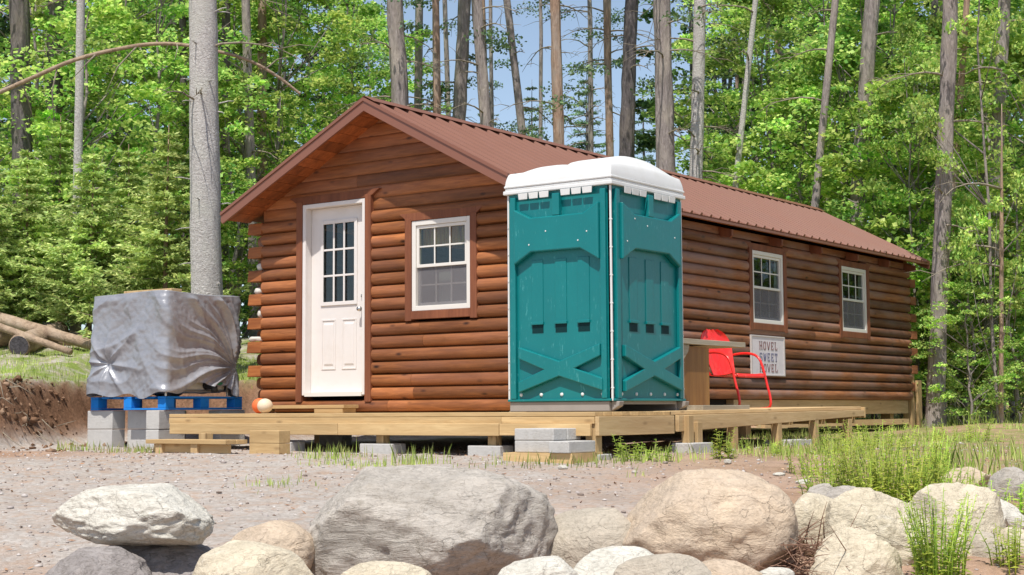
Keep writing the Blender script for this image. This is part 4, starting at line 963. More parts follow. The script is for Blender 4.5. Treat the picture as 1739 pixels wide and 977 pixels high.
# ------------------------------------------------------------------ fallen logs on the left bank
def fallen(label, pts, r0, r1, cut=False):
    P = [at(u, v, d) for u, v, d in pts]
    for q in P: q.z = max(q.z, hgt(q.x, q.y)+r0*.75)
    b = P[len(P)//2]
    t = thing('fallen_log', label, 'log', (b.x, b.y, hgt(b.x, b.y)), 'fallen logs on the bank')
    n = 14; path = []
    for a, q in zip(P, P[1:]):
        for k in range(n): path.append(a+(q-a)*k/n)
    path.append(P[-1]); rn = random.Random(int(pts[0][0]))
    rad = [(r0+(r1-r0)*i/(len(path)-1))*rn.uniform(.96, 1.04) for i in range(len(path))]
    m = MB(); m.tube(path, rad, 16, wob=.04, rng=rn, cap=True); m.build('trunk', G['log_bark'], t, smooth=True)
    d = (path[0]-path[1]).normalized(); m = MB(); m.tube([path[0]+d*.002, path[0]+d*.006], [rad[0]*.9, rad[0]*.88], 16); m.build('cut_face', G['log_cut'], t)
fallen('thick short log with dark cut end facing the camera', [(32, 600, 20.2), (100, 592, 21.6)], .155, .14)
fallen('long thin log slanting down to the tarp', [(-40, 530, 21.6), (170, 616, 20.4)], .10, .07)
fallen('upper left log lying behind the dark cut end', [(-30, 575, 21.2), (45, 577, 22.0)], .14, .12)
fallen('slim pale log between the spruce boughs and tarp', [(20, 548, 22.2), (200, 600, 21.4)], .06, .05)
fallen('weathered pole crossing over the other logs at far left', [(-30, 545, 20.6), (120, 598, 19.9)], .055, .045)
fallen('mossy round log lying low in the grass behind the cut end', [(60, 606, 20.9), (150, 603, 21.3)], .09, .08)
# ------------------------------------------------------------------ vegetation
def leaves(rn, centers, per, rad, flat, size, tilt=.6, drape=0):
    """leaf kites scattered in flattened clumps; returns V (4 per leaf), F"""
    n = len(centers)*per; rs = np.random.RandomState(rn.randint(0, 10**6))
    C = np.repeat(np.array(centers), per, 0); R = np.repeat(np.array(rad), per, 0)[:, None]
    d = rs.normal(size=(n, 3)); d /= np.linalg.norm(d, axis=1)[:, None]; rr = rs.uniform(0, 1, (n, 1))**.5
    off = d*rr*R; off[:, 2] *= flat; off[:, 2] -= drape*(off[:, 0]**2+off[:, 1]**2)/R[:, 0]
    P = C+off
    nm = rs.normal(size=(n, 3))*tilt+np.array([0, 0, 1.0]); nm /= np.linalg.norm(nm, axis=1)[:, None]
    a = np.cross(nm, rs.normal(size=(n, 3))); a /= np.linalg.norm(a, axis=1)[:, None]; b = np.cross(nm, a)
    s = (rs.uniform(.65, 1.3, (n, 1))*size)
    V = np.stack([P-a*s*.5, P+b*s*.42-nm*s*.06+a*s*.05, P+a*s*.55-nm*s*.10, P-b*s*.42-nm*s*.06+a*s*.05], 1).reshape(-1, 3)
    F = np.arange(n*4).reshape(-1, 4); return V, F
def crown_pts(rn, n, rx, z0, z1, prof, hollow=.35):
    pts = []
    while len(pts) < n:
        t = rn.random(); r = rx*prof(t); a = rn.uniform(0, 6.283); q = r*math.sqrt(rn.uniform(hollow, 1))
        pts.append((math.cos(a)*q, math.sin(a)*q, z0+(z1-z0)*t))
    return pts
def make_leafy(seed, H, rx, z0, nclump, per, size, mat, trunk_r, name='leafy_tree', bark='bark_grey'):
    rn = random.Random(seed)
    t = thing(name, 'x', 'tree', (0, 0, 0))
    m = MB(); path = []; x = y = 0
    for k in range(12): path.append(Vector((x, y, -.15+H*.95*k/11))); x += rn.uniform(-.12, .12); y += rn.uniform(-.12, .12)
    m.tube(path, [trunk_r*(1-.8*k/11) for k in range(12)], 9, wob=.06, rng=rn)
    cs = crown_pts(rn, nclump, rx, z0, H, lambda q: (.55+.75*math.sin(math.pi*min(1, q*1.05))**.8)*(1 if q < .8 else (1.02-q)/.22))
    for c in rn.sample(cs, min(len(cs), 26)):
        zb = max(.3, c[2]-rn.uniform(.3, 1.0)); k = min(10, max(0, int(zb/(H*.95)*11))); a = path[k]; e = Vector(c); mid = (a+e)/2+Vector((rn.uniform(-.1, .1), rn.uniform(-.1, .1), rn.uniform(-.12, .05)))
        m.tube([a, mid, e], [trunk_r*.32, trunk_r*.2, .006], 5)
    m.build('trunk', G[bark], t, smooth=True)
    V, F = leaves(rn, cs, per, [rn.uniform(.24, .60) for _ in cs], .30, size, .55, .25)
    np_obj('crown', V, F, G[mat], t); return t
def make_spruce(seed, H, rb, mat='needle', dens=1.0, name='spruce_tree', droop=.25, bark='bark_red', z_first=.12):
    rn = random.Random(seed); t = thing(name, 'x', 'tree', (0, 0, 0))
    m = MB(); m.tube([(0, 0, -.15), (0, 0, H*.5), (rn.uniform(-.05, .05), 0, H)], [.028*H*.5, .016*H*.5, .004], 8)
    A = []; B = []; Nn = []; S = []
    z = H*z_first
    while z < H*.985:
        q = (z/H-z_first)/(1-z_first); Lb = rb*(1-q)**.85*rn.uniform(.8, 1.1)+.05
        nb = rn.randint(5, 7)
        for k in range(nb):
            az = 6.283*k/nb+rn.uniform(-.4, .4); Ln = Lb*rn.uniform(.65, 1.15); dirv = Vector((math.cos(az), math.sin(az), 0)); sd = Vector((-math.sin(az), math.cos(az), 0))
            def bp(f): return Vector((0, 0, z))+dirv*(Ln*f)+Vector((0, 0, Ln*(-droop*f*1.2+droop*1.0*f*f+.18*f*(1-q))))
            m.tube([bp(0), bp(.5), bp(.97)], [.006+.006*Ln, .005, .002], 4)
            nt_ = int((10+26*Ln)*dens)
            for j in range(nt_):
                f = .12+.88*(j+rn.random())/nt_; p = bp(f); tl = (.10+.30*Ln*(1-f)**.7*.9)*rn.uniform(.7, 1.2)
                for s_ in (-1, 1):
                    e = (dirv*rn.uniform(.5, .9)+sd*s_*rn.uniform(.6, 1.0)+Vector((0, 0, rn.uniform(-.35, .12)))).normalized()
                    for kk in range(max(1, int(tl/.07))):
                        pp = p+e*(.07*kk)
                        for _ in range(2):
                            dd = (e+Vector((rn.uniform(-.5, .5), rn.uniform(-.5, .5), rn.uniform(-.4, .5)))).normalized()
                            A.append(pp); B.append(dd); S.append(rn.uniform(.07, .12))
        z += H*.035+.05*rn.random()
    m.build('trunk', G[bark], t, smooth=True)
    A = np.array([tuple(q) for q in A]); B = np.array([tuple(q) for q in B]); S = np.array(S)[:, None]
    rs = np.random.RandomState(seed); c = np.cross(B, rs.normal(size=B.shape)); c /= np.linalg.norm(c, axis=1)[:, None]
    V = np.stack([A-c*.010, A+B*S*.5+c*.016, A+B*S, A+B*S*.5-c*.016+0.0], 1).reshape(-1, 3)
    np_obj('crown', V, np.arange(len(V)).reshape(-1, 4), G[mat], t); return t
def copy_tree(src, loc, rz, sc_, label, group, cat='tree', lean=(0, 0)):
    o = src.copy(); COL.objects.link(o); o.location = loc; o.rotation_euler = (lean[0], lean[1], rz); o.scale = (sc_, sc_, sc_) if not hasattr(sc_, '__len__') else sc_
    o['label'] = label; o['category'] = cat
    if group: o['group'] = group
    for c in src.children: d = c.copy(); COL.objects.link(d); d.parent = o
    return o
def place(src, used, *a, **k):
    if src.name not in used:
        used.add(src.name); loc, rz, sc_, label, group = a
        src.location = loc; src.rotation_euler = (0, 0, rz); src.scale = (sc_,)*3 if not hasattr(sc_, '__len__') else sc_; src['label'] = label
        if group: src['group'] = group
        return src
    return copy_tree(src, *a, **k)
used = set(); rv = random.Random(77)
def gpt(u, depth): p = at(u, 690, depth); return (p.x, p.y, hgt(p.x, p.y)-.03)
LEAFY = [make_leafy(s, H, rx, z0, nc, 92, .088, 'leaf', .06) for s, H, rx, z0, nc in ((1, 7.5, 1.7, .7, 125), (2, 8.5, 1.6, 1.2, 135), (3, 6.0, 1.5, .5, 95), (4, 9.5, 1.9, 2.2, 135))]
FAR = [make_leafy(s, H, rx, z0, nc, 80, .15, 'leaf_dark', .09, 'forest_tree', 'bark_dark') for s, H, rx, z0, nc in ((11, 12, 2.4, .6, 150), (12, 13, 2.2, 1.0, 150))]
LL = 'bright green leafy tree in the thicket left of the cabin'; LR = 'bright green leafy tree in the thicket right of the cabin'
for u, d, k, s_ in ((-70, 25, 0, 1), (40, 27, 1, 1), (130, 24.5, 2, 1), (215, 28, 3, .95), (260, 25.5, 0, .9), (300, 30, 1, 1), (395, 29, 2, 1.25), (385, 26.5, 2, .8), (455, 28, 1, .95), (520, 31, 0, 1.05), (575, 29.5, 3, .85), (625, 33, 1, .9), (90, 31, 3, 1), (170, 33, 0, 1.2), (480, 34, 3, 1)):
    place(LEAFY[k], used, gpt(u, d), rv.uniform(0, 6.28), s_, LL, 'leafy trees left of the cabin')
for u, d, k, s_ in ((1275, 31, 0, 1), (1330, 29.5, 1, .95), (1380, 28, 2, 1.15), (1430, 27.5, 0, 1.0), (1490, 26.5, 1, .95), (1535, 29, 3, 1), (1575, 25.5, 2, 1.1), (1630, 26.5, 0, 1), (1680, 25, 2, 1.2), (1720, 28, 1, 1), (1770, 25, 0, 1.05), (1600, 31, 3, 1.1), (1700, 32, 3, 1.1), (1400, 33, 3, 1), (1650, 23.5, 2, .62), (1735, 23, 2, .7), (1650, 20.6, 2, .36), (1765, 24, 1, .9), (1696, 20.5, 3, (.45, .45, .95)), (1560, 24.6, 1, (.5, .5, .8)), (1310, 35, 3, 1)):
    place(LEAFY[k], used, gpt(u, d), rv.uniform(0, 6.28), s_, LR, 'leafy trees right of the cabin')
FL = 'dark green distant forest tree far behind the cabin clearing'
for i in range(38):
    u = -160+2060*i/37+rv.uniform(-20, 20); d = rv.uniform(38, 56)
    s_ = rv.uniform(.75, 1.05)
    if 600 < u < 1200: d = rv.uniform(48, 62); s_ = rv.uniform(.24, .42)
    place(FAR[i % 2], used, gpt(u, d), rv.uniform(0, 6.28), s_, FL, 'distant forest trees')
SPR = [make_spruce(21, 3.6, 1.2, dens=.6, droop=.32), make_spruce(22, 2.8, 1.15, dens=.6, droop=.12)]
for (u, d, k, s_), lab in zip(((278, 21.3, 0, 1.0), (150, 21.8, 1, 1.0), (40, 22.6, 1, 1.05), (215, 22.6, 0, .82), (-30, 21.8, 0, .8), (95, 24, 0, 1.0), (-75, 23, 1, .95)),
    ('tallest young yellow green spruce just left of the pale trunk', 'young spruce with low boughs behind the tarp covered tank', 'broad young spruce above the fallen logs', 'middle young spruce between tank and tall spruce', 'young spruce cut by the left edge of the photo', 'tall young spruce standing behind the other young spruces', 'young spruce with only its bough tips inside the left edge')):
    place(SPR[k], used, gpt(u, d), rv.uniform(0, 6.28), s_, lab, 'young spruces left of the cabin')
PINE = make_spruce(31, 9.0, 1.5, 'needle_blue', .42, 'pine_tree', .1, 'bark_dark', .25)
for u, d, s_, lab in ((905, 44, .9, 'dark blue green conifer seen between trunks above the toilet roof'), (1000, 50, 1.1, 'thin far conifer between the reddish trunks'), (1225, 38, 1.0, 'dark conifer right of the light grey trunk behind the roof'), (830, 52, 1.05, 'hazy far conifer left of the leaning trunk'), (1100, 54, 1.1, 'far conifer behind the double grey trunk'), (745, 48, .95, 'far conifer among the left hand trunks behind the ridge')):
    place(PINE, used, gpt(u, d), rv.uniform(0, 6.28), s_, lab, 'conifers behind the cabin')
def trunk_tree(label, u0, u1, v1, wpx, d, bark, dead=8, side=0, crown=True, Htop=None, seed=0, lowcrown=0, dlen=1.0):
    rn = random.Random(seed+int(u0)); a = at(u0, 0, d); b = at(u1, v1, d); dr = (a-b)/(a.z-b.z)
    g = b+dr*(-.4-b.z); zg_ = hgt(g.x, g.y); g = b+dr*(zg_-.15-b.z)
    r = wpx*d/FPX/2; Ht = Htop or 14.0
    t = thing('tall_tree', label, 'tree', (g.x, g.y, zg_), 'tall trunks around the cabin')
    path = []; rad = []; n = 26; wob = Vector()
    fine = wpx > 18
    for k in range(n):
        q = k/(n-1); p = g+dr*(Ht*q); wob += Vector((rn.uniform(-1, 1), rn.uniform(-1, 1), 0))*r*.10
        zc = p.z-zg_; path.append(p+wob*(.4 if zc < 8 else 1)); rad.append(r*(1.06-.055*max(0, zc-1)*.6)*(1+.35*math.exp(-max(0, zc)/.35))*(1 if q < .6 else 1-.8*(q-.6)/.4))
    m = MB()
    if fine:                                                          # furrowed bark in relief
        pp_, rr_ = [], []
        for k in range(n-1):
            for q in range(7): pp_.append(path[k]+(path[k+1]-path[k])*(q/7)); rr_.append(rad[k]+(rad[k+1]-rad[k])*q/7)
        pp_.append(path[-1]); rr_.append(rad[-1]); nn_ = 36; m.tube(pp_, rr_, nn_)
        fur = .16 if bark != 'bark_pale' else .045
        for idx in range(len(pp_)*nn_):
            v = Vector(m.v[idx]); c_ = pp_[idx//nn_]; d_ = (v-c_); th = math.atan2(d_.y, d_.x); zz_ = v.z+seed
            nz = noise.noise(Vector((math.cos(th)*3.2, math.sin(th)*3.2, zz_*1.1)))*.9+noise.noise(Vector((math.cos(th)*7, math.sin(th)*7, zz_*(2.2 if bark != 'bark_pale' else 9))))*.8
            m.v[idx] = tuple(c_+d_*(1+fur*nz))
        if wpx > 40:
            for k in range(46):
                z_ = rn.uniform(1.0, 9); p_ = g+dr*z_; az = rn.uniform(0, 6.28); dv = Vector((math.cos(az), math.sin(az), rn.uniform(-.2, .3))); l_ = rn.uniform(.03, .22)
                m.tube([p_+dv*r*.9, p_+dv*(r+l_*.6), p_+dv*(r+l_)+Vector((0, 0, -.02))], [.012, .007, .003], 5)
    else: m.tube(path, rad, 14, wob=.05, rng=rn)
    m.build('trunk', G[bark], t, smooth=True)
    def along(z):
        k = min(n-2, max(0, int(z/Ht*(n-1)))); return path[k]+(path[k+1]-path[k])*(z/Ht*(n-1)-k)
    for k in range(dead):                                             # bare dead limbs
        z = rn.uniform(2.2, 9); p = along(z); az = rn.uniform(0, 6.28); dv = Vector((math.cos(az), math.sin(az), 0)); ln = rn.uniform(.5, 1.7)*dlen
        pts = [p]; cur = p.copy(); up = rn.uniform(.05, .4)
        for q in range(6): cur = cur+(dv+Vector((rn.uniform(-.25, .25), rn.uniform(-.25, .25), up-.16*q))).normalized()*ln/6; pts.append(cur.copy())
        m = MB(); m.tube(pts, [.020, .017, .014, .011, .008, .006, .003], 6)
        for q in (2, 3, 4, 5):
            e = (dv+Vector((rn.uniform(-.9, .9), rn.uniform(-.9, .9), rn.uniform(-.5, .5)))).normalized(); l2 = ln*rn.uniform(.2, .45)
            m.tube([pts[q], pts[q]+e*l2*.5+Vector((0, 0, .02)), pts[q]+e*l2-Vector((0, 0, .05))], [.007, .005, .002], 4)
        m.build('dead_branch', G['twig'], t, smooth=True)
    if crown:
        cs = [(along(z)-t.location)+Vector((rn.uniform(-1.3, 1.3), rn.uniform(-1.3, 1.3), 0)) for z in [rn.uniform(10.2, Ht) for _ in range(16)]]
        if lowcrown: cs += [(along(z)-t.location)+Vector((rn.uniform(-1.2, 1.2), rn.uniform(-1.2, 1.2), 0)) for z in [rn.uniform(3.5, 9.5) for _ in range(lowcrown)]]
        V, F = leaves(rn, [tuple(q) for q in cs], 150, [rn.uniform(.35, .7) for _ in cs], .28, .065, .7, .15); np_obj('crown', V, F, G['needle_blue'], t)
    return t
TT = [('thick dark trunk at the top left corner', 32, 36, 190, 34, 25, 'bark_dark', 4), ('dark trunk second from the left edge', 95, 92, 300, 27, 26.5, 'bark_dark', 5),
 ('thin pale trunk left of the thick pale trunk', 138, 130, 450, 15, 23.2, 'bark_pale', 3), ('slim dark trunk above the bent branch', 198, 195, 200, 13, 31, 'bark_dark', 3),
 ('narrow dark trunk left beside the thick pale trunk', 310, 313, 300, 13, 29, 'bark_dark', 4), ('thick pale grey trunk rising behind the silver tarp', 345, 351, 480, 50, 20.3, 'bark_pale', 9),
 ('dark trunk peeking right of the thick pale trunk', 384, 382, 300, 17, 29, 'bark_dark', 4), ('slim grey trunk above the left roof eave', 418, 427, 320, 16, 27, 'bark_grey', 3), ('reddish brown trunk right of the slim grey trunk', 446, 445, 280, 17, 30, 'bark_red', 4),
 ('sturdy grey trunk rising just right of the roof peak', 670, 679, 180, 29, 27, 'bark_grey', 4), ('shaded trunk overlapping the sturdy grey trunk', 712, 709, 190, 15, 31, 'bark_grey', 5), ('thin tan trunk behind the front of the ridge', 739, 742, 190, 14, 29, 'bark_red', 3),
 ('rough grey brown trunk left of the smoother grey one', 789, 780, 200, 24, 30, 'bark_grey', 5), ('smooth grey trunk behind the ridge middle', 810, 826, 210, 20, 28.5, 'bark_grey', 4), ('thin trunk leaning right behind the ridge', 860, 886, 225, 14, 30, 'bark_grey', 7),
 ('reddish pine trunk left of the toilet roof', 943, 950, 245, 19, 28.5, 'bark_red', 6), ('slender far trunk between two reddish trunks', 1003, 1004, 245, 10, 37, 'bark_grey', 6), ('narrow reddish trunk above the toilet roof', 1030, 1036, 260, 14, 31, 'bark_red', 5),
 ('dark grey trunk above the toilet roof', 1074, 1064, 260, 25, 29, 'bark_dark', 5), ('broad pale grey furrowed trunk right of the toilet roof', 1124, 1130, 280, 31, 27, 'bark_grey', 8), ('pale grey trunk with bare limbs over the right roof', 1189, 1183, 300, 23, 27, 'bark_pale', 10),
 ('thin whitish trunk leaning left over the right roof', 1283, 1250, 310, 11, 27.5, 'bark_pale', 2), ('grey leaning trunk among bright leaves over the roof', 1418, 1385, 340, 14, 25.6, 'bark_grey', 4), ('large dark trunk behind the far end of the roof', 1482, 1456, 380, 28, 26.5, 'bark_grey', 6),
 ('thin brown trunk in the leaves right of the cabin', 1641, 1618, 330, 12, 24.5, 'bark_red', 4), ('dark trunk half hidden in the right thicket', 1589, 1586, 130, 15, 29, 'bark_dark', 4), ('tall grey trunk near the right edge', 1706, 1688, 400, 23, 24.5, 'bark_grey', 7),
 ('rough shaggy trunk standing just beyond the cabin rear corner', 1616, 1588, 720, 27, 21.0, 'bark_grey', 5), ('bare thin stem near the lower right edge', 1702, 1700, 690, 7, 20.5, 'bark_red', 3)]
for k, (lab, u0, u1, v1, wp, d, bk, dead) in enumerate(TT):
    mid = 640 < u0 < 1240
    trunk_tree(lab, u0, u1, v1, wp, d, bk, dead+(8 if mid else 3), seed=k*13, lowcrown=4 if mid else 0, Htop=13.5 if wp > 8 else 4.5, crown=wp > 8)
for i in range(26):                                                     # further trunks deeper in the wood
    u = rv.uniform(-60, 1800); trunk_tree('slender background trunk deep in the forest behind the clearing', u, u+rv.uniform(-12, 12), 300, rv.uniform(6, 11), rv.uniform(34, 46), rv.choice(['bark_grey', 'bark_dark', 'bark_dark', 'bark_red']), 2, seed=900+i, lowcrown=4)['group'] = 'background trunks'
# bent sapling arching over
bs = [(-330, 560, 22.5), (-260, 330, 22), (-140, 215, 21.6), (0, 157, 21.4), (60, 130, 21.3), (120, 103, 21.3), (190, 85, 21.3), (260, 73, 21.3), (325, 77, 21.3), (372, 88, 21.3), (420, 100, 21.4), (470, 128, 21.5), (510, 160, 21.6)]
P = [at(*q) for q in bs]; g0 = P[0]; tb_ = thing('bent_sapling', 'bare sapling bent in a long arch behind the thick pale trunk', 'tree', (g0.x, g0.y, hgt(g0.x, g0.y)))
P = [Vector((g0.x, g0.y, hgt(g0.x, g0.y)-.1))]+P; sp_ = P
for _ in range(2):
    r_ = [sp_[0]]
    for a, b in zip(sp_, sp_[1:]): r_ += [a*.75+b*.25, a*.25+b*.75]
    sp_ = r_+[sp_[-1]]
m = MB(); m.tube(sp_, [.038-.018*k/len(sp_) for k in range(len(sp_))], 9, wob=.06, rng=random.Random(2)); m.build('trunk', G['log_bark'], tb_, smooth=True)
rn = random.Random(8)
for k in range(9):
    p = sp_[int(len(sp_)*(.3+.07*k))]; e = Vector((rn.uniform(-.5, .5), rn.uniform(-.5, .5), rn.uniform(-1, .3))).normalized(); ln = rn.uniform(.3, .9)
    MB().tube([p, p+e*ln*.5+Vector((rn.uniform(-.1, .1), 0, .05)), p+e*ln], [.014, .009, .003], 6).build('dead_branch', G['twig'], tb_, smooth=True)
# ------------------------------------------------------------------ grass, weeds, gravel
def blades(name, pts, hmin, hmax, wd, mat, seed, lean=.35):
    rs = np.random.RandomState(seed); P = np.array(pts); n = len(P); az = rs.uniform(0, 6.283, n); d = np.stack([np.cos(az), np.sin(az), np.zeros(n)], 1); s = np.stack([-np.sin(az), np.cos(az), np.zeros(n)], 1)
    h = rs.uniform(hmin, hmax, (n, 1))*P[:, 3:4]; P = P[:, :3]; ln = rs.uniform(.1, 1, (n, 1))*lean; up = np.array([0, 0, 1.0])
    w2 = wd*rs.uniform(.6, 1.3, (n, 1))
    V = np.stack([P-s*w2, P+s*w2, P+up*h*.55+d*h*ln*.35+s*w2*.7, P+up*h+d*h*ln, P+up*h*.55+d*h*ln*.35-s*w2*.7], 1).reshape(-1, 3)
    return np_obj(name, V, np.arange(n*5).reshape(-1, 5), mat)
rg = random.Random(12)
pts = []
def patch(s0, s1, t0, t1, n, dens=lambda x, y: 1, hs=1):
    for _ in range(n):
        s, t = rg.uniform(s0, s1), rg.uniform(t0, t1); x, y = xy(s, t); q = dens(x, y)
        if rg.random() < q: pts.append((x, y, hgt(x, y)-.01, hs*rg.uniform(.6, 1.2)))
nzf = lambda f, th: (lambda x, y: 1 if noise.noise(Vector((x*f, y*f, 3))) > th else .04)
patch(16.4, 22.5, -8.5, -2.6, 15000, lambda x, y: bank(x, y)[2]*(1 if noise.noise(Vector((x*1.1, y*1.1, 3))) > -.25 else .25), .42)
patch(17.5, 24, -3.6, -2.3, 2500, lambda x, y: bank(x, y)[2] if x < -.5 else 0, .7)
incab = lambda x, y: -.3 < x < 3.5 and 0 < y < 10.4
patch(12.6, 22, 2.2, 9, 14000, lambda x, y: 0 if incab(x, y) or (x < 5.35 and y < 4.5) else nzf(.9, .06)(x, y), .42)
patch(9.5, 13.0, 2.6, 5, 1500, nzf(.9, .15), 1.0)
patch(15.5, 19.5, 2.2, 3.8, 2600, lambda x, y: 0 if incab(x, y) else nzf(1.5, .0)(x, y), .5)
patch(8.3, 11.5, 3.0, 5, 4500, nzf(1.1, -.05), 1.0)
patch(20, 30, 6, 12, 4000, nzf(.5, -.2), 1.4)
for u, v, d, n, sp_r, hh in ((580, 768, 12.9, 75, .13, .75), (628, 785, 12, 60, .10, .5), (710, 775, 12.2, 90, .10, .85), (556, 790, 12.2, 50, .1, .5), (470, 823, 10.5, 60, .16, .35), (230, 768, 14.7, 160, .2, .5), (540, 768, 13, 40, .1, .6), (1075, 775, 12.3, 90, .16, .7), (1130, 770, 12.6, 80, .16, .6), (1270, 762, 13.4, 140, .3, .7), (950, 785, 12.2, 120, .25, .6), (1390, 770, 13, 240, .4, .8), (133, 735, 15.3, 90, .12, .6), (1085, 800, 11, 10, .05, .5), (880, 790, 12, 40, .3, .4)):
    c = at(u, v, d)
    for _ in range(n):
        x, y = c.x+rg.gauss(0, sp_r), c.y+rg.gauss(0, sp_r); pts.append((x, y, hgt(x, y)-.01, hh*rg.uniform(.6, 1.2)))
o = blades('grass', pts, .08, .22, .0045, G['grass'], 5); kind(o, 'stuff')
def weed(label, u, v, d, hpx, n, spread, leafsize, seed, name='weed', mat='fern'):
    c = at(u, v, d); c = Vector((c.x, c.y, hgt(c.x, c.y)-.02)); rn = random.Random(seed); H = hpx*d/FPX
    t = thing(name, label, 'weed', c, 'weeds and wild plants'); ms = MB(); A = []; D_ = []; S = []
    for k in range(n):
        az = rn.uniform(0, 6.28); r0 = rn.random()**.6*spread; b = c+Vector((math.cos(az)*r0, math.sin(az)*r0, 0)); h = H*rn.uniform(.55, 1.05); ln = Vector((math.cos(az), math.sin(az), 0))*h*rn.uniform(.05, .35)
        f = lambda q: b+Vector((0, 0, h*q))+ln*q*q
        mq = MB() if n <= 16 else ms; mq.tube([f(0), f(.5), f(1)], [.004, .003, .0015], 4)
        if n <= 16: mq.build('stem', G['fern'], t, smooth=True)
        m_ = int(10+h*34)
        for j in range(m_):
            q = .15+.85*(j+rn.random())/m_; a2 = j*2.4+rn.uniform(-.5, .5); dv = Vector((math.cos(a2), math.sin(a2), rn.uniform(-.15, .6))).normalized(); A.append(tuple(f(q)-c)); D_.append(tuple(dv)); S.append(leafsize*rn.uniform(.6, 1.2)*(1.15-.6*q))
    if n > 16: ms.build('stems', G['fern'], t, smooth=True)
    A = np.array(A); D_ = np.array(D_); S = np.array(S)[:, None]; rs = np.random.RandomState(seed); up = np.array([0, 0, 1.0]); sd_ = np.cross(D_, up); sd_ /= np.linalg.norm(sd_, axis=1)[:, None]+1e-6; nn = np.cross(sd_, D_)
    V = np.stack([A, A+D_*S*.45+sd_*S*.2+nn*S*.05, A+D_*S-nn*S*.12, A+D_*S*.45-sd_*S*.2+nn*S*.05], 1).reshape(-1, 3)
    np_obj('leaves', V, np.arange(len(V)).reshape(-1, 4), G[mat], t)
weed('bushy bright green fern clump over the boulders at right', 1500, 845, 8.9, 140, 105, .36, .06, 1)
weed('feathery green clump left of the large fern clump', 1425, 828, 9.4, 85, 40, .22, .05, 2)
weed('feathery weeds right of the large fern clump', 1575, 835, 9.2, 105, 44, .27, .05, 3)
weed('tall light green weed between the right hand boulders', 1592, 985, 7.1, 185, 60, .13, .05, 4)
weed('dark green weed patch among stones at the right edge', 1690, 850, 8.9, 70, 26, .3, .06, 5)
weed('low green weeds at the bottom right corner', 1716, 960, 7.5, 95, 20, .16, .05, 6)
weed('leafy weed with bright tip under the side deck post', 1222, 768, 12.6, 55, 8, .09, .075, 7)
weed('leafy weed beside the deck corner post', 1068, 778, 12.4, 52, 8, .10, .07, 8)
weed('leafy weed right of the deck corner post', 1112, 775, 12.5, 40, 8, .14, .06, 9)
weed('yellow green weed sprig beside the balanced slab', 375, 960, 7.0, 80, 5, .06, .045, 10)
weed('green weeds at the bottom left edge', 42, 990, 6.9, 60, 14, .14, .05, 11)
weed('small broad leaf seedling on the largest grey boulder foot', 706, 952, 6.7, 16, 4, .05, .055, 12)
weed('weed stems leaning over the cream boulder bottom left', 440, 975, 6.3, 50, 5, .12, .04, 13)
weed('weeds rising along the grass edge below the side deck', 1290, 765, 13.2, 34, 16, .3, .05, 14)
weed('tall weeds near the far end of the side deck', 1480, 750, 14.6, 50, 30, .5, .06, 15)
weed('weed mound below the rough trunk at right', 1640, 752, 16.5, 40, 24, .5, .06, 16)
weed('bright fern patch between deck end and large fern clump', 1400, 795, 11.0, 60, 26, .28, .05, 17)
weed('tall fern stems at the back of the large fern clump', 1545, 800, 10.5, 95, 30, .35, .05, 18)
weed('low bright weeds under the deck end post', 1450, 775, 13.0, 42, 24, .35, .055, 19)
# brush pile of dead twigs
bp_ = MB(); rn = random.Random(5); cc = at(1355, 925, 7.4)
for k in range(150):
    a = cc+Vector((rn.gauss(0, .12), rn.gauss(0, .10), rn.uniform(-.14, .03))); e = Vector((rn.uniform(-1, 1), rn.uniform(-1, 1), rn.uniform(-.6, .6))).normalized(); ln = rn.uniform(.1, .35)
    bp_.tube([a, a+e*ln*.5+Vector((0, 0, rn.uniform(-.03, .03))), a+e*ln], [.0032, .0026, .001], 5)
tag(bp_.build('brush_pile', G['brush'], None, smooth=True, base=cc), 'tangle of dead brown twigs wedged between the tan and cream boulders', 'brush')
rt = MB(); rn = random.Random(6)
for k in range(420):
    s, t = rn.uniform(15.3, 17.4), rn.uniform(-8, -4.6); x, y = xy(s, t); b = bank(x, y)
    if b[1] < .25: continue
    a = Vector((x, y, hgt(x, y)+rn.uniform(.0, .06))); e = (R0*rn.uniform(-1, 1)-FH*rn.uniform(.1, .5)+Vector((0, 0, rn.uniform(-.8, .2)))).normalized(); ln = rn.uniform(.08, .38)
    rt.tube([a, a+e*ln*.5+Vector((0, 0, rn.uniform(-.03, .05))), a+e*ln], [.006, .0045, .0015], 5)
kind(rt.build('roots', G['twig'], None, smooth=True), 'stuff')
def clods():
    bm = bmesh.new(); bmesh.ops.create_icosphere(bm, subdivisions=2, radius=1); v0 = np.array([tuple(q.co) for q in bm.verts]); f0 = np.array([[q.index for q in f.verts] for f in bm.faces]); bm.free()
    rs = np.random.RandomState(19); V = []; F = []; o = 0; k = 0; tries = 0
    while k < 1500 and tries < 40000:
        tries += 1; s, t = rs.uniform(14.6, 17.6), rs.uniform(-8, -4.4); x, y = xy(s, t); b = bank(x, y)
        if rs.uniform() > b[1]*1.1+.05: continue
        r = rs.gamma(1.5, .008)+.004; nz = np.array([noise.noise(Vector(q)*1.8+Vector((k*3.1, 0, 0))) for q in v0])[:, None]
        V.append(v0*(1+.9*nz)*r*rs.uniform(.5, 1.4, 3)+np.array([x, y, hgt_n(x, y)+r*.15])); F.append(f0+o); o += len(v0); k += 1
    m = NM('soil_clod', .95, .1); nn = m.noise(m.coord(), 30, 4, .7); c = m.ramp(m.island(), [(0, (.07, .038, .022, 1)), (.55, (.22, .125, .075, 1)), (1, (.33, .22, .15, 1))]); m.color(m.hsv(c, val=m.rng(nn, .6, 1.3))); m.bump(nn, .6, .02)
    kind(np_obj('soil_clods', np.concatenate(V), np.concatenate(F), m.m), 'stuff')
clods()
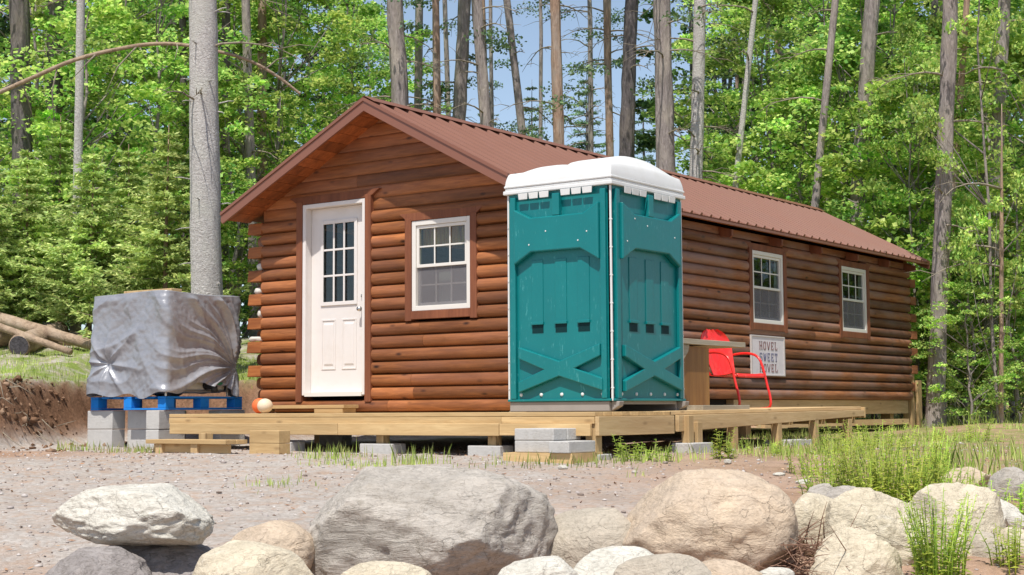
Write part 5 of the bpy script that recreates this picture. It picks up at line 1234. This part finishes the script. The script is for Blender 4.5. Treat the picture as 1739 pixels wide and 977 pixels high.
def pebbles():
    bm = bmesh.new(); bmesh.ops.create_icosphere(bm, subdivisions=1, radius=1); v0 = np.array([tuple(q.co) for q in bm.verts]); f0 = np.array([[q.index for q in f.verts] for f in bm.faces]); bm.free()
    rs = np.random.RandomState(9); V = []; F = []; o = 0; k = 0
    while k < 5200:
        s, t = rs.uniform(7.2, 16), rs.uniform(-6, 5); 
        if abs(t) > s*.36: continue
        x, y = xy(s, t); r = rs.gamma(1.6, .0032)+.003; sc3 = rs.uniform(.6, 1.3, 3)*np.array([1, 1, .6])
        V.append(v0*(1+rs.uniform(-.2, .2, (len(v0), 1)))*sc3*r+np.array([x, y, hgt_n(x, y)+r*.2])); F.append(f0+o); o += len(v0); k += 1
    m = NM('pebble_stone', .9, .2); m.color(m.ramp(m.island(), [(0, (.20, .15, .12, 1)), (.5, (.38, .33, .31, 1)), (1, (.6, .56, .53, 1))]))
    kind(np_obj('gravel', np.concatenate(V), np.concatenate(F), m.m), 'stuff')
    n = 2400; rs = np.random.RandomState(10); P = []
    while len(P) < n:
        s, t = rs.uniform(7.2, 17), rs.uniform(-6.5, 5.5)
        if abs(t) > s*.37: continue
        x, y = xy(s, t)
        if noise.noise(Vector((x*.9, y*.9, 8))) < -.15: continue
        P.append((x, y, hgt_n(x, y)+.008))
    P = np.array(P); nm = rs.normal(size=(n, 3))*.3+np.array([0, 0, 1]); nm /= np.linalg.norm(nm, axis=1)[:, None]; a = np.cross(nm, rs.normal(size=(n, 3))); a /= np.linalg.norm(a, axis=1)[:, None]; b = np.cross(nm, a); sz = rs.uniform(.008, .026, (n, 1))
    V = np.stack([P-a*sz, P+b*sz*.35, P+a*sz, P-b*sz*.35], 1).reshape(-1, 3)
    m = NM('dry_litter', .9, .1); m.color(m.ramp(m.island(), [(0, (.16, .085, .05, 1)), (.5, (.36, .2, .12, 1)), (1, (.5, .34, .22, 1))]))
    kind(np_obj('leaf_litter', V, np.arange(n*4).reshape(-1, 4), m.m), 'stuff')
pebbles()
